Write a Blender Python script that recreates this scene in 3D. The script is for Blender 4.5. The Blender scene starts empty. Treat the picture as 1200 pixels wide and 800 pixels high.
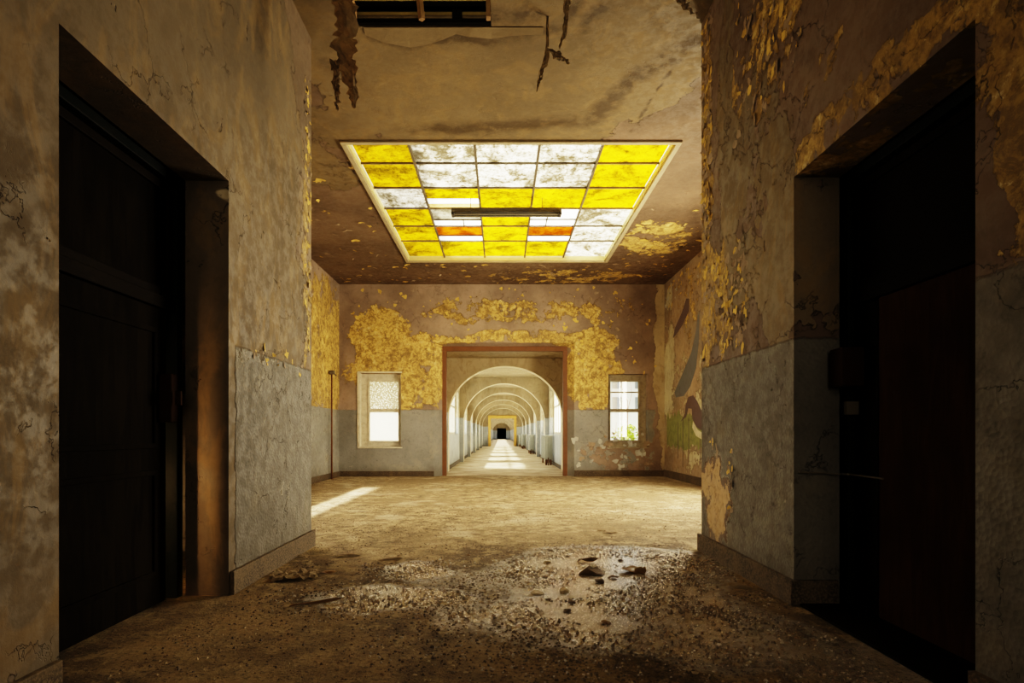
import bpy, bmesh, math, random
from mathutils import Vector, Matrix, noise as mnoise
sc = bpy.context.scene
C = sc.collection
PI = math.pi
R = random.Random(7)

# ------------------------------------------------------------------ helpers
def tag(o, label=None, cat=None, group=None, kind=None):
    if label: o['label'] = label
    if cat: o['category'] = cat
    if group: o['group'] = group
    if kind: o['kind'] = kind
    return o

def link(name, bm, mats, parent=None, smooth=False):
    me = bpy.data.meshes.new(name)
    bmesh.ops.recalc_face_normals(bm, faces=bm.faces[:])
    bm.to_mesh(me); bm.free()
    for m in (mats if isinstance(mats, (list, tuple)) else [mats]):
        me.materials.append(m)
    if smooth:
        for p in me.polygons: p.use_smooth = True
    o = bpy.data.objects.new(name, me)
    C.objects.link(o)
    if parent: o.parent = parent
    return o

def empty(name, loc=(0, 0, 0)):
    o = bpy.data.objects.new(name, None)
    C.objects.link(o); o.location = loc; o.empty_display_size = .1
    return o

def box(bm, x0, x1, y0, y1, z0, z1, bev=0.0, mat=0):
    b = bmesh.new()
    vs = [b.verts.new(p) for p in ((x0,y0,z0),(x1,y0,z0),(x1,y1,z0),(x0,y1,z0),(x0,y0,z1),(x1,y0,z1),(x1,y1,z1),(x0,y1,z1))]
    for f in ((0,3,2,1),(4,5,6,7),(0,1,5,4),(1,2,6,5),(2,3,7,6),(3,0,4,7)):
        b.faces.new([vs[i] for i in f])
    if bev > 0:
        bmesh.ops.bevel(b, geom=b.edges[:], offset=bev, segments=2, profile=.6, affect='EDGES')
    for f in b.faces: f.material_index = mat
    merge(bm, b)

def merge(bm, b, M=None):
    if M is not None: bmesh.ops.transform(b, matrix=M, verts=b.verts[:])
    mp = {v: bm.verts.new(v.co) for v in b.verts}
    for f in b.faces:
        try:
            nf = bm.faces.new([mp[v] for v in f.verts]); nf.material_index = f.material_index
        except ValueError: pass
    b.free()

def tube(bm, pts, r, n=10, cap=True):
    pts = [Vector(p) for p in pts]
    rings = []
    for i, p in enumerate(pts):
        d = (pts[min(i+1, len(pts)-1)] - pts[max(i-1, 0)]).normalized()
        up = Vector((0,0,1)) if abs(d.z) < .9 else Vector((1,0,0))
        a = d.cross(up).normalized(); b2 = d.cross(a).normalized()
        rr = r[i] if isinstance(r, (list, tuple)) else r
        rings.append([bm.verts.new(p + a*rr*math.cos(2*PI*k/n) + b2*rr*math.sin(2*PI*k/n)) for k in range(n)])
    for i in range(len(rings)-1):
        for k in range(n):
            bm.faces.new([rings[i][k], rings[i][(k+1)%n], rings[i+1][(k+1)%n], rings[i+1][k]])
    if cap:
        bm.faces.new(rings[0][::-1]); bm.faces.new(rings[-1])

def slab(bm, axis, p0, p1, u0, u1, v0, v1, holes=(), noback=False):
    """wall/ceiling panel between p0 and p1 on `axis`, spanning u,v, with rectangular holes (u0,u1,v0,v1)"""
    us = sorted({u0, u1, *[h[0] for h in holes], *[h[1] for h in holes]})
    vs = sorted({v0, v1, *[h[2] for h in holes], *[h[3] for h in holes]})
    us = [u for u in us if u0 <= u <= u1]; vs = [v for v in vs if v0 <= v <= v1]
    def P(p, u, v):
        return {'X': (p,u,v), 'Y': (u,p,v), 'Z': (u,v,p)}[axis]
    cache = {}
    def V(p, u, v):
        k = (p,u,v)
        if k not in cache: cache[k] = bm.verts.new(P(p,u,v))
        return cache[k]
    nu, nv = len(us)-1, len(vs)-1
    def solid(i, j):
        if i < 0 or j < 0 or i >= nu or j >= nv: return False
        cu, cv = (us[i]+us[i+1])/2, (vs[j]+vs[j+1])/2
        return not any(h[0] < cu < h[1] and h[2] < cv < h[3] for h in holes)
    for i in range(nu):
        for j in range(nv):
            if not solid(i, j): continue
            a, b, c, d = us[i], us[i+1], vs[j], vs[j+1]
            for p in (p0, p1):
                bm.faces.new([V(p,a,c), V(p,b,c), V(p,b,d), V(p,a,d)])
            if not solid(i-1, j): bm.faces.new([V(p0,a,c), V(p1,a,c), V(p1,a,d), V(p0,a,d)])
            if not solid(i+1, j): bm.faces.new([V(p0,b,c), V(p1,b,c), V(p1,b,d), V(p0,b,d)])
            if not solid(i, j-1): bm.faces.new([V(p0,a,c), V(p1,a,c), V(p1,b,c), V(p0,b,c)])
            if not solid(i, j+1): bm.faces.new([V(p0,a,d), V(p1,a,d), V(p1,b,d), V(p0,b,d)])

# ------------------------------------------------------------------ node helper
class NT:
    def __init__(s, name):
        s.m = bpy.data.materials.new(name); s.m.use_nodes = True
        s.t = s.m.node_tree; s.t.nodes.clear()
        s.out = s.t.nodes.new('ShaderNodeOutputMaterial')
        s.tc = s.t.nodes.new('ShaderNodeTexCoord').outputs['Object']
        sp = s.t.nodes.new('ShaderNodeSeparateXYZ'); s.t.links.new(s.tc, sp.inputs[0])
        s.x, s.y, s.z = sp.outputs
    def set(s, inp, v):
        if isinstance(v, bpy.types.NodeSocket): s.t.links.new(v, inp)
        elif v is not None:
            if inp.type == 'RGBA' and len(v) == 3: v = (*v, 1)
            inp.default_value = v
    def math(s, op, a, b=None, c=None, clamp=False):
        n = s.t.nodes.new('ShaderNodeMath'); n.operation = op; n.use_clamp = clamp
        s.set(n.inputs[0], a)
        if b is not None: s.set(n.inputs[1], b)
        if c is not None: s.set(n.inputs[2], c)
        return n.outputs[0]
    def add(s, a, b): return s.math('ADD', a, b)
    def mul(s, a, b): return s.math('MULTIPLY', a, b)
    def vm(s, op, a, b=None, scale=None):
        n = s.t.nodes.new('ShaderNodeVectorMath'); n.operation = op
        s.set(n.inputs[0], a)
        if b is not None: s.set(n.inputs[1], b)
        if scale is not None: s.set(n.inputs['Scale'], scale)
        return n.outputs['Value'] if op in ('DOT_PRODUCT', 'LENGTH', 'DISTANCE') else n.outputs['Vector']
    def vec(s, x, y, z=0.0):
        n = s.t.nodes.new('ShaderNodeCombineXYZ')
        for i, v in enumerate((x, y, z)): s.set(n.inputs[i], v)
        return n.outputs[0]
    def noise(s, scale, detail=4, rough=.55, dist=0, vec=None, color=False, off=None):
        n = s.t.nodes.new('ShaderNodeTexNoise')
        v = vec if vec is not None else s.tc
        if off is not None: v = s.vm('ADD', v, off)
        s.set(n.inputs['Vector'], v)
        n.inputs['Scale'].default_value = scale; n.inputs['Detail'].default_value = detail
        n.inputs['Roughness'].default_value = rough; n.inputs['Distortion'].default_value = dist
        return n.outputs['Color'] if color else n.outputs[0]
    def voro(s, scale, feature='F1', vec=None, rand=1.0, out='Distance'):
        n = s.t.nodes.new('ShaderNodeTexVoronoi'); n.feature = feature
        s.set(n.inputs['Vector'], vec if vec is not None else s.tc)
        n.inputs['Scale'].default_value = scale; n.inputs['Randomness'].default_value = rand
        return n.outputs[out]
    def ss(s, v, a, b):
        n = s.t.nodes.new('ShaderNodeMapRange'); n.interpolation_type = 'SMOOTHSTEP'
        s.set(n.inputs[0], v); n.inputs[1].default_value = a; n.inputs[2].default_value = b
        n.inputs[3].default_value = 0; n.inputs[4].default_value = 1
        return n.outputs[0]
    def mix(s, f, a, b, mode='MIX'):
        n = s.t.nodes.new('ShaderNodeMix'); n.data_type = 'RGBA'; n.blend_type = mode
        s.set(n.inputs[0], f); s.set(n.inputs[6], a); s.set(n.inputs[7], b)
        return n.outputs[2]
    def lerp(s, f, a, b):
        n = s.t.nodes.new('ShaderNodeMix'); n.data_type = 'FLOAT'
        s.set(n.inputs[0], f); s.set(n.inputs[2], a); s.set(n.inputs[3], b)
        return n.outputs[0]
    def blobs(s, p, lst):
        """sum of soft ellipses: (u, v, ru, rv, amp[, rot_deg])"""
        tot = None
        for b in lst:
            u, v, ru, rv, amp = b[:5]
            d = s.vm('SUBTRACT', p, (u, v, 0))
            if len(b) > 5:
                n = s.t.nodes.new('ShaderNodeVectorRotate'); n.rotation_type = 'Z_AXIS'
                s.set(n.inputs['Vector'], d); n.inputs['Angle'].default_value = -math.radians(b[5])
                d = n.outputs[0]
            d = s.vm('MULTIPLY', d, (1/ru, 1/rv, 0))
            l = s.vm('LENGTH', d)
            k = s.ss(l, 1.35, .55)
            k = s.mul(k, amp)
            tot = k if tot is None else s.add(tot, k)
        return tot
    def poly(s, p, pts, closed=False):
        """distance to a polyline"""
        best = None
        prs = list(zip(pts[:-1], pts[1:]))
        for a, b in prs:
            ba = (b[0]-a[0], b[1]-a[1], 0); bb = ba[0]**2 + ba[1]**2
            pa = s.vm('SUBTRACT', p, (a[0], a[1], 0))
            h = s.math('DIVIDE', s.vm('DOT_PRODUCT', pa, ba), bb, clamp=True)
            q = s.vm('SUBTRACT', pa, s.vm('SCALE', ba, scale=h))
            d = s.vm('LENGTH', q)
            best = d if best is None else s.math('MINIMUM', best, d)
        return best
    def bump(s, h, strength=1, dist=.02):
        n = s.t.nodes.new('ShaderNodeBump'); n.inputs['Strength'].default_value = strength
        n.inputs['Distance'].default_value = dist; s.set(n.inputs['Height'], h)
        return n.outputs[0]
    def bsdf(s, col, rough=.8, normal=None, metal=0, spec=.3, **kw):
        n = s.t.nodes.new('ShaderNodeBsdfPrincipled')
        s.set(n.inputs['Base Color'], col); s.set(n.inputs['Roughness'], rough)
        s.set(n.inputs['Metallic'], metal); s.set(n.inputs['Specular IOR Level'], spec)
        if normal is not None: s.set(n.inputs['Normal'], normal)
        for k, v in kw.items(): s.set(n.inputs[k], v)
        s.t.links.new(n.outputs[0], s.out.inputs[0])
        return s.m

def simple(name, col, rough=.7, var=.35, scale=6, metal=0, bump=.3, dark=(.02,.015,.01), spec=.3):
    n = NT(name)
    a = n.noise(scale, 6, .65); b = n.noise(scale*7, 4, .7)
    c = n.mix(n.mul(n.ss(a, .4, .75), var), col, tuple(v*.35 + d*.5 for v, d in zip(col, dark)))
    c = n.mix(n.mul(n.ss(b, .5, .75), var*.7), c, tuple(min(1, v*1.5) for v in col))
    return n.bsdf(c, rough, n.bump(n.add(a, n.mul(b, .5)), bump, .02), metal, spec)

DADO = 1.87
MAUVE = (.235, .175, .135)
YEL = (.57, .385, .115)
CREAM = (.44, .36, .235)
GREY = (.205, .205, .19)

def paint(name, axis, yel, cream, dado=True, dado_peel=(), dado_extra=None, ybase=-.20, cbase=-.30, dark_amt=.5, base=MAUVE,
          creamcol=CREAM, yelcol=YEL, stains=(), flake=.0, dado_range=None, cracks=1.0, nscale=1.0, greycol=GREY, spoty=1.0, under=None):
    n = NT(name)
    p = {'X': lambda: n.vec(n.y, n.z), 'Y': lambda: n.vec(n.x, n.z), 'Z': lambda: n.vec(n.x, n.y)}[axis]()
    wn = n.noise(.9, 3, .5, color=True)
    warp = n.vm('SCALE', n.vm('SUBTRACT', wn, (.5,.5,.5)), scale=.55)
    pw = n.vm('ADD', p, warp)
    big = n.noise(2.1*nscale, 9, .66, .3)
    fine = n.noise(9*nscale, 8, .7, .2, off=(3.1, 1.7, 9.2))
    mott = n.noise(14, 6, .75, .4, off=(8, 2, 5))
    mot2 = n.noise(5.2, 9, .8, .5, off=(2, 8, 5))
    large = n.noise(.7, 5, .6, off=(1, 9, 4))
    # flake pattern: cells with rough edges, stretched vertically
    fv = n.vm('MULTIPLY', n.vm('ADD', n.tc, n.vm('SCALE', n.noise(6, 3, .6, color=True), scale=.09)), (1, 1, .62))
    fcell = n.voro(11, 'F1', fv, out='Color'); fs = n.t.nodes.new('ShaderNodeSeparateColor'); n.set(fs.inputs[0], fcell)
    fedge = n.voro(11, 'DISTANCE_TO_EDGE', fv)
    # base
    c = n.mix(n.ss(large, .35, .7), tuple(v*.72 for v in base), tuple(v*1.25 for v in base))
    c = n.mix(n.mul(n.ss(mott, .5, .8), .35), c, tuple(v*.45 for v in base))
    c = n.mix(n.mul(n.ss(mot2, .52, .62), .4), c, tuple(v*.55 for v in base))
    c = n.mix(n.mul(n.ss(mot2, .42, .34), .35), c, tuple(v*1.5 for v in base))
    h = n.mul(fine, .12)
    # yellow
    ym = None
    if yel is not None:
        v = n.add(n.add(n.mul(big, .9), n.mul(fine, .28)), ybase)
        v = n.add(v, n.blobs(pw, yel)) if yel else v
        if flake: v = n.add(v, n.mul(n.math('SUBTRACT', fs.outputs[0], .5), flake))
        ym = n.ss(v, .60, .615)
        yc = n.mix(n.ss(mott, .42, .66), yelcol, tuple(a*b for a, b in zip(yelcol, (.34, .32, .32))))
        yc = n.mix(n.mul(n.ss(fine, .5, .68), .6), yc, (.70, .56, .25))
        yc = n.mix(n.mul(n.ss(large, .42, .65), .45), yc, tuple(a*b for a, b in zip(yelcol, (.45, .42, .5))))
        yc = n.mix(n.mul(n.ss(mot2, .48, .57), .72), yc, (.12, .075, .022))
        yc = n.mix(n.mul(n.ss(mot2, .42, .36), .5), yc, (.72, .60, .34))
        edge = n.ss(v, .66, .60)
        yc = n.mix(n.mul(edge, .45), yc, (.10, .065, .02))
        c = n.mix(ym, c, yc)
        h = n.add(h, n.mul(ym, .35))
    # cream topcoat
    if cream is not None:
        v = n.add(n.add(n.mul(n.noise(1.7*nscale, 9, .62, .25, off=(5, 5, 5)), .9), n.mul(fine, .22)), cbase)
        v = n.add(v, n.blobs(pw, cream)) if cream else v
        if flake: v = n.add(v, n.mul(n.math('SUBTRACT', fs.outputs[1], .5), flake))
        cm = n.ss(v, .60, .615)
        cc = n.mix(n.ss(large, .3, .7), creamcol, tuple(a*.68 for a in creamcol))
        cc = n.mix(n.mul(n.ss(mott, .5, .75), .45), cc, tuple(a*.42 for a in creamcol))
        streak = n.noise(3, 6, .65, 1.2, off=(2, 7, 3), vec=n.vm('MULTIPLY', n.tc, (1, 1, .45)))
        cc = n.mix(n.mul(n.ss(streak, .48, .62), .45), cc, (.17, .115, .05))
        c = n.mix(n.mul(n.ss(v, .575, .60), .35), c, (.05, .033, .018))
        c = n.mix(cm, c, cc)
        h = n.add(h, n.mul(cm, .5))
    if dado:
        dz = n.add(n.z, n.mul(n.math('SUBTRACT', fine, .5), .05))
        v = n.ss(dz, DADO+.012, DADO-.012)
        if dado_range: # (lo, hi) along u
            u = {'X': n.y, 'Y': n.x}[axis]
            uu = n.add(u, n.mul(n.math('SUBTRACT', fine, .5), .12))
            v = n.mul(v, n.mul(n.ss(uu, dado_range[0]-.01, dado_range[0]+.01), n.ss(uu, dado_range[1]+.01, dado_range[1]-.01)))
        if dado_peel:
            q = n.add(n.add(n.mul(n.noise(2.6, 9, .62, .3, off=(9, 1, 2)), .9), n.mul(fine, .3)), -.22)
            q = n.add(q, n.blobs(pw, dado_peel))
            pm = n.ss(q, .615, .60); v = n.mul(v, pm)
            if under:
                uc = n.mix(n.ss(mott, .45, .7), under, tuple(a*.5 for a in under))
                c = n.mix(n.mul(n.ss(dz, DADO, DADO-.02), n.ss(q, .68, .70)), c, uc)
            rim = n.mul(n.ss(q, .57, .60), n.ss(dz, DADO+.012, DADO-.012))
            gr = n.mix(n.mul(n.ss(mott, .5, .7), .5), greycol, tuple(a*.45 for a in greycol))
            gr = n.mix(n.mul(rim, .55), gr, (.42, .40, .34))
        else:
            gr = n.mix(n.mul(n.ss(mott, .5, .7), .5), greycol, tuple(a*.45 for a in greycol))
        gr = n.mix(n.mul(n.ss(large, .45, .62), .5), gr, tuple(a*.6 for a in greycol))
        gr = n.mix(n.mul(n.ss(big, .52, .70), .35), gr, tuple(a*b*1.5 for a, b in zip(greycol, (1.05, .95, .75))))
        c = n.mix(v, c, gr)
        h = n.add(h, n.mul(v, .5))
        h = n.add(h, n.mul(n.mul(v, n.voro(38, 'F1')), .12))
    # cracks
    if cracks:
        cv = n.vm('ADD', n.tc, n.vm('SCALE', n.noise(2.2, 5, .7, color=True, off=(4, 4, 1)), scale=.55))
        ed = n.voro(2.3, 'DISTANCE_TO_EDGE', cv)
        ck = n.mul(n.ss(ed, .012, .003), n.ss(n.noise(1.5, 3, .5, off=(7, 3, 8)), .53, .60))
        pits = n.ss(n.noise(5.5, 4, .6, .5, off=(1, 2, 6)), .70, .73)
        ck = n.math('MAXIMUM', ck, pits)
        c = n.mix(n.mul(ck, .65*cracks), c, (.015, .01, .006))
        h = n.math('SUBTRACT', h, n.mul(ck, .4*min(1, cracks)))
    for st in stains:   # (polyline, width, amount)
        ps = n.vm('ADD', p, n.vm('SCALE', n.vm('SUBTRACT', n.noise(2.4, 5, .6, color=True, off=(3, 6, 1)), (.5,.5,.5)), scale=.32))
        d = n.poly(ps, st[0])
        k = n.ss(d, st[1], 0)
        k = n.mul(k, n.add(n.ss(n.noise(4, 6, .7, off=(6, 6, 6)), .35, .62), .15))
        c = n.mix(n.math('MULTIPLY', k, st[2], clamp=True), c, (.05, .034, .016))
    # overall grime
    g = n.noise(.45, 6, .7, off=(13, 2, 8))
    c = n.mix(n.mul(n.ss(g, .42, .68), dark_amt), c, n.mix(.75, c, (.03, .02, .01)))
    if dado: # darker towards the floor
        c = n.mix(n.mul(n.ss(n.add(n.z, n.mul(big, .5)), .75, .2), .5), c, (.05, .04, .025))
    rough = n.lerp(n.ss(fine, .4, .6), .55, .85)
    n.bsdf(c, rough, n.bump(h, 1, .035), spec=.3)
    return n.m

# ------------------------------------------------------------------ constants (metres; X right, Y depth, Z up)
H = 5.4
NL, NR = -2.02, 2.06        # near walls
NLe, NRe = 6.06, 5.84       # their far ends
HL, HR = -4.55, 4.6         # hall walls
FW = 16.0                   # far wall
SK = (-2.31, 2.6, 8.14, 13.87)

# ------------------------------------------------------------------ materials
m_far = paint('far_wall_peeling_paint', 'Y',
    yel=[(.1, 4.66, 2.9, .42, .30), (.55, 3.92, 2.2, .24, .34), (-3.45, 4.15, .85, .68, .42), (-2.75, 3.0, 1.75, 1.3, .40),
         (2.55, 2.9, .9, 1.25, .42), (3.3, 4.5, 1.1, .8, .17), (3.9, .75, .9, .35, .0)],
    cream=[(3.6, 3.9, .9, .5, .17), (-3.2, 5.2, .9, .3, .14), (-.6, 4.95, .8, .25, .15), (4.7, 3.4, .42, 4.2, .6)],
    dado_peel=[(3.6, .55, 1.35, .62, .26), (4.5, 1.5, .25, 1.2, .4), (3.4, 1.0, .5, .2, .2)],
    ybase=-.26, cbase=-.36, dark_amt=.35, cracks=.5)
m_hall_l = paint('left_hall_wall_peeling_paint', 'X', yel=[(14.8, 3.4, 2.4, 1.9, .30)], cream=[], ybase=-.16, cbase=-.30, dark_amt=.4, cracks=.7)
m_hall_r = paint('right_hall_wall_peeling_paint', 'X', yel=[(14.2, 4.6, 1.9, .9, .18), (14.0, 3.6, 1.2, .6, .1)], cream=[(14.5, 1.6, 3.2, 2.0, .28), (15.6, 3.8, .5, 2, .3)],
    dado=False, base=(.27, .20, .13), creamcol=(.48, .43, .29), ybase=-.22, cbase=-.26, dark_amt=.3)
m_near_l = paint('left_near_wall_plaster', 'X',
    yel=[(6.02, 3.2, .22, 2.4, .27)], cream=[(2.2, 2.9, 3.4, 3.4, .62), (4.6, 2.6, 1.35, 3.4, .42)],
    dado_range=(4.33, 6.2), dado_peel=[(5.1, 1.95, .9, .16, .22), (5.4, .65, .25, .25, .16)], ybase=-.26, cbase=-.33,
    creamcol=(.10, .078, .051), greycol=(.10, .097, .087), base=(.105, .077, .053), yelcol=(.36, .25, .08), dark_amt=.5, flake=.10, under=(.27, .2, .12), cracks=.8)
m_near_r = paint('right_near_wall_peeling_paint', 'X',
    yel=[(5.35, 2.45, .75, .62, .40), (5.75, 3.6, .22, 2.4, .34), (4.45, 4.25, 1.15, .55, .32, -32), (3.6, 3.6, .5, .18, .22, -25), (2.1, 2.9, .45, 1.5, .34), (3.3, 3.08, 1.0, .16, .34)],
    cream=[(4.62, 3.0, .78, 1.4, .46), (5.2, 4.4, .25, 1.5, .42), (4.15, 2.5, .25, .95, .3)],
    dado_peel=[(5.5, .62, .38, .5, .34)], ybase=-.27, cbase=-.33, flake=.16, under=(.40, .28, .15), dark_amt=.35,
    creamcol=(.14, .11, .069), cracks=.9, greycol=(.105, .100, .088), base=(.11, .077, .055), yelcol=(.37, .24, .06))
m_ceil = paint('ceiling_stained_paint', 'Z',
    yel=[(-2.9, 8.9, 1.1, .9, .20), (3.4, 12.3, 1.0, 1.3, .30), (2.0, 15.2, 3.0, .8, .26), (-3.2, 14.5, 1.3, .8, .04)],
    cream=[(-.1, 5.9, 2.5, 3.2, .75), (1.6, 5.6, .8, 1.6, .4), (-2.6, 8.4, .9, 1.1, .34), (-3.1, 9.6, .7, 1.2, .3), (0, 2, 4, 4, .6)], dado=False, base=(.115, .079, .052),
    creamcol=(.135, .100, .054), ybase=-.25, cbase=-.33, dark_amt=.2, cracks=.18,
    stains=[([(-1.3, 7.85), (.15, 7.78), (1.2, 7.6), (1.42, 7.1), (1.65, 6.6), (2.1, 6.1)], .24, 1.25),
            ([(-1.35, 6.02), (-1.0, 6.15), (-.55, 6.0), (-.15, 6.08), (.4, 5.98), (.65, 5.85), (.75, 5.55)], .13, 1.3),
            ([(-.42, 6.02), (-.1, 6.1)], .11, 1.5), ([(.9, 5.85), (1.0, 5.6)], .16, 1.2), ([(-.1, 5.72), (.35, 5.72)], .2, 1.2),
            ([(-1.6, 7.0), (-2.0, 6.5)], .15, .8), ([(2.05, 6.2), (1.9, 7.0), (1.8, 7.9)], .05, 1.2)])
m_corr = paint('corridor_plaster', 'X', yel=[], cream=[], ybase=-.22, cbase=.2, creamcol=(.48, .41, .28), dark_amt=.2, cracks=.4, greycol=(.40, .43, .44))
m_arch = paint('arch_plaster', 'Y', yel=[], cream=[], ybase=-.12, cbase=.24, creamcol=(.34, .265, .16), dark_amt=.25, cracks=.4, greycol=(.38, .41, .42), base=(.25, .2, .14))
m_side = simple('side_room_plaster', (.12, .10, .08), .9)
m_ext = simple('exterior_render', (.7, .67, .6), .9)

def floor_mat():
    n = NT('dirty_wet_floor')
    p = n.vec(n.x, n.y)
    warp = n.vm('SCALE', n.vm('SUBTRACT', n.noise(1.3, 4, .6, color=True), (.5,.5,.5)), scale=.8)
    pw = n.vm('ADD', p, warp)
    a = n.noise(1.0, 8, .68, .3); b = n.noise(5, 9, .74, .3); f = n.noise(34, 6, .75); g = n.noise(80, 4, .75)
    L = n.noise(.45, 7, .7, .4, off=(3, 3, 0))
    dirt = n.mix(n.ss(a, .38, .62), (.062, .042, .018), (.26, .18, .085))
    dirt = n.mix(n.ss(b, .48, .62), dirt, (.27, .20, .10))
    dust = n.mix(n.ss(b, .38, .60), (.12, .085, .042), (.40, .31, .18))
    dust = n.mix(n.mul(n.ss(L, .48, .58), .85), dust, (.20, .145, .075))
    dust = n.mix(n.mul(n.ss(a, .52, .66), .6), dust, (.56, .48, .34))
    hall = n.ss(n.add(n.y, n.mul(a, 3.6)), 6.6, 9.6)
    c = n.mix(hall, dirt, dust)
    c = n.mix(n.mul(n.ss(f, .50, .62), .75), c, (.022, .014, .007))
    c = n.mix(n.mul(n.ss(g, .56, .66), .5), c, (.46, .37, .23))
    wet_b = n.blobs(pw, [(-.95, 4.15, .62, .30, .30), (-.80, 5.0, .34, .36, .24), (1.15, 5.35, 1.1, .85, .32), (1.05, 3.9, .85, .9, .28), (.2, 4.5, 1.3, .9, .18), (.45, 3.5, 1.0, .6, .16), (1.7, 3.2, .6, .6, .17)])
    q = n.add(n.add(n.mul(a, .5), n.mul(b, .22)), wet_b)
    wet = n.ss(q, .47, .57)
    grain = n.add(n.mul(f, .6), n.mul(n.noise(17, 5, .8, off=(5, 5, 0)), .5))
    wet2 = n.ss(n.math('SUBTRACT', q, n.mul(n.math('SUBTRACT', grain, .52), .95)), .53, .58)
    c = n.mix(n.mul(wet, .5), c, n.mix(.5, c, (.04, .026, .01)))
    c = n.mix(n.mul(n.mul(wet, n.ss(f, .5, .42)), .35), c, (.25, .21, .16))
    och = n.blobs(pw, [(.55, 4.75, .22, .55, 1.0)])
    c = n.mix(n.mul(och, .55), c, (.26, .13, .015))
    rough = n.lerp(wet2, n.lerp(wet, .85, .42), .27)
    h = n.add(n.mul(b, .5), n.add(n.mul(f, .45), n.mul(g, .18)))
    h = n.add(h, n.mul(n.mul(wet, grain), .45))
    h = n.lerp(n.mul(wet2, .45), h, .55)
    n.bsdf(c, rough, n.bump(h, 1, .06), spec=n.lerp(wet, .3, 1.0), **{'Coat Weight': n.mul(wet2, .9), 'Coat Roughness': .22})
    return n.m
m_floor = floor_mat()

def cfloor_mat():
    n = NT('corridor_floor_dust')
    a = n.noise(1.2, 8, .65); b = n.noise(9, 6, .7)
    c = n.mix(n.ss(a, .35, .65), (.30, .23, .14), (.55, .47, .34))
    c = n.mix(n.mul(n.ss(b, .5, .7), .5), c, (.14, .1, .05))
    n.bsdf(c, .6, n.bump(b, .5, .02)); return n.m
m_cfloor = cfloor_mat()

def stone_mat():
    n = NT('terrazzo_skirting')
    a = n.noise(60, 4, .7); b = n.noise(3, 6, .7)
    c = n.mix(n.ss(a, .42, .62), (.028, .02, .013), (.10, .075, .048))
    c = n.mix(n.mul(n.ss(b, .45, .65), .6), c, (.10, .075, .042))
    n.bsdf(c, .8, n.bump(a, .5, .01)); return n.m
m_stone = stone_mat()
m_rust = simple('rust_brown_frame_paint', (.10, .040, .013), .6, .5, 5)
m_white_frame = simple('chipped_offwhite_window_paint', (.50, .45, .34), .6, .5, 9)
m_grime_frame = simple('grimy_window_paint', (.27, .23, .16), .7, .7, 9)
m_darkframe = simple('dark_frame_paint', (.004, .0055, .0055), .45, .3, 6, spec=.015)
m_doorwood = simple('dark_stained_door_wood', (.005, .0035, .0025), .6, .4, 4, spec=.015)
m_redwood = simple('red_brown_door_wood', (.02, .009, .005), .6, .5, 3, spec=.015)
m_black = simple('black_panel', (.003, .0025, .002), .7, .3, 4, spec=.015)
m_sky_frame = simple('dusty_cream_metal', (.30, .25, .16), .5, .4, 4)
m_bar = simple('glazing_bar_metal', (.10, .085, .06), .5, .3, 8)
m_tube = simple('dusty_fixture_metal', (.045, .042, .038), .45, .4, 6)
m_tube2 = simple('lamp_tube_glass', (.12, .11, .08), .3, .2, 6)
m_radi = simple('radiator_grey_green_paint', (.27, .28, .24), .5, .35, 5)
m_strip = simple('curled_paint_back', (.26, .19, .11), .8, .6, 12)
m_strip2 = simple('grey_brown_paint_skin', (.30, .24, .15), .8, .5, 12)
m_batten = simple('weathered_batten_wood', (.20, .12, .055), .75, .5, 6)
m_olive = simple('olive_roof_panel', (.38, .30, .11), .7, .4, 2)
m_rubble = simple('brown_rubble', (.15, .10, .055), .75, .5, 15)
m_darkrub = simple('dark_rubble', (.06, .042, .025), .6, .5, 15)
m_plaster = simple('fallen_plaster', (.34, .27, .17), .85, .5, 15)
m_ochre = simple('wet_ochre_board', (.24, .14, .05), .4, .5, 10)
m_flake_m = simple('mauve_paint_flake', (.25, .19, .135), .8, .3, 10)
m_flake_y = simple('yellow_paint_flake', (.55, .37, .09), .8, .5, 10)
m_flake_g = simple('grey_paint_flake', (.36, .36, .32), .75, .4, 10)
m_facade = simple('white_facade_render', (.80, .80, .76), .9, .1, .3)
m_fwin = simple('facade_window_glass', (.16, .18, .2), .4, .2, 2)
m_leaf = simple('yellow_green_leaves', (.32, .42, .03), .6, .4, 5)
m_twig = simple('bare_twig_bark', (.30, .17, .11), .8, .3, 5)
m_grass = simple('outside_ground', (.35, .32, .2), .9, .4, 2)

def wood_mat(name, a, b):
    n = NT(name)
    w = n.noise(2.2, 7, .65, 1.0, vec=n.vm('MULTIPLY', n.tc, (6, 6, .7)))
    k = n.noise(1.2, 5, .6, off=(4, 4, 4))
    c = n.mix(n.ss(w, .35, .65), a, b); c = n.mix(n.mul(n.ss(k, .45, .65), .6), c, tuple(v*.4 for v in a))
    n.bsdf(c, .75, n.bump(w, .25, .01), spec=.015); return n.m
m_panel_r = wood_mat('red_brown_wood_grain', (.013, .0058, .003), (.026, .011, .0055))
m_panel_l = wood_mat('near_black_wood_grain', (.003, .002, .0015), (.007, .005, .003))

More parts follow.
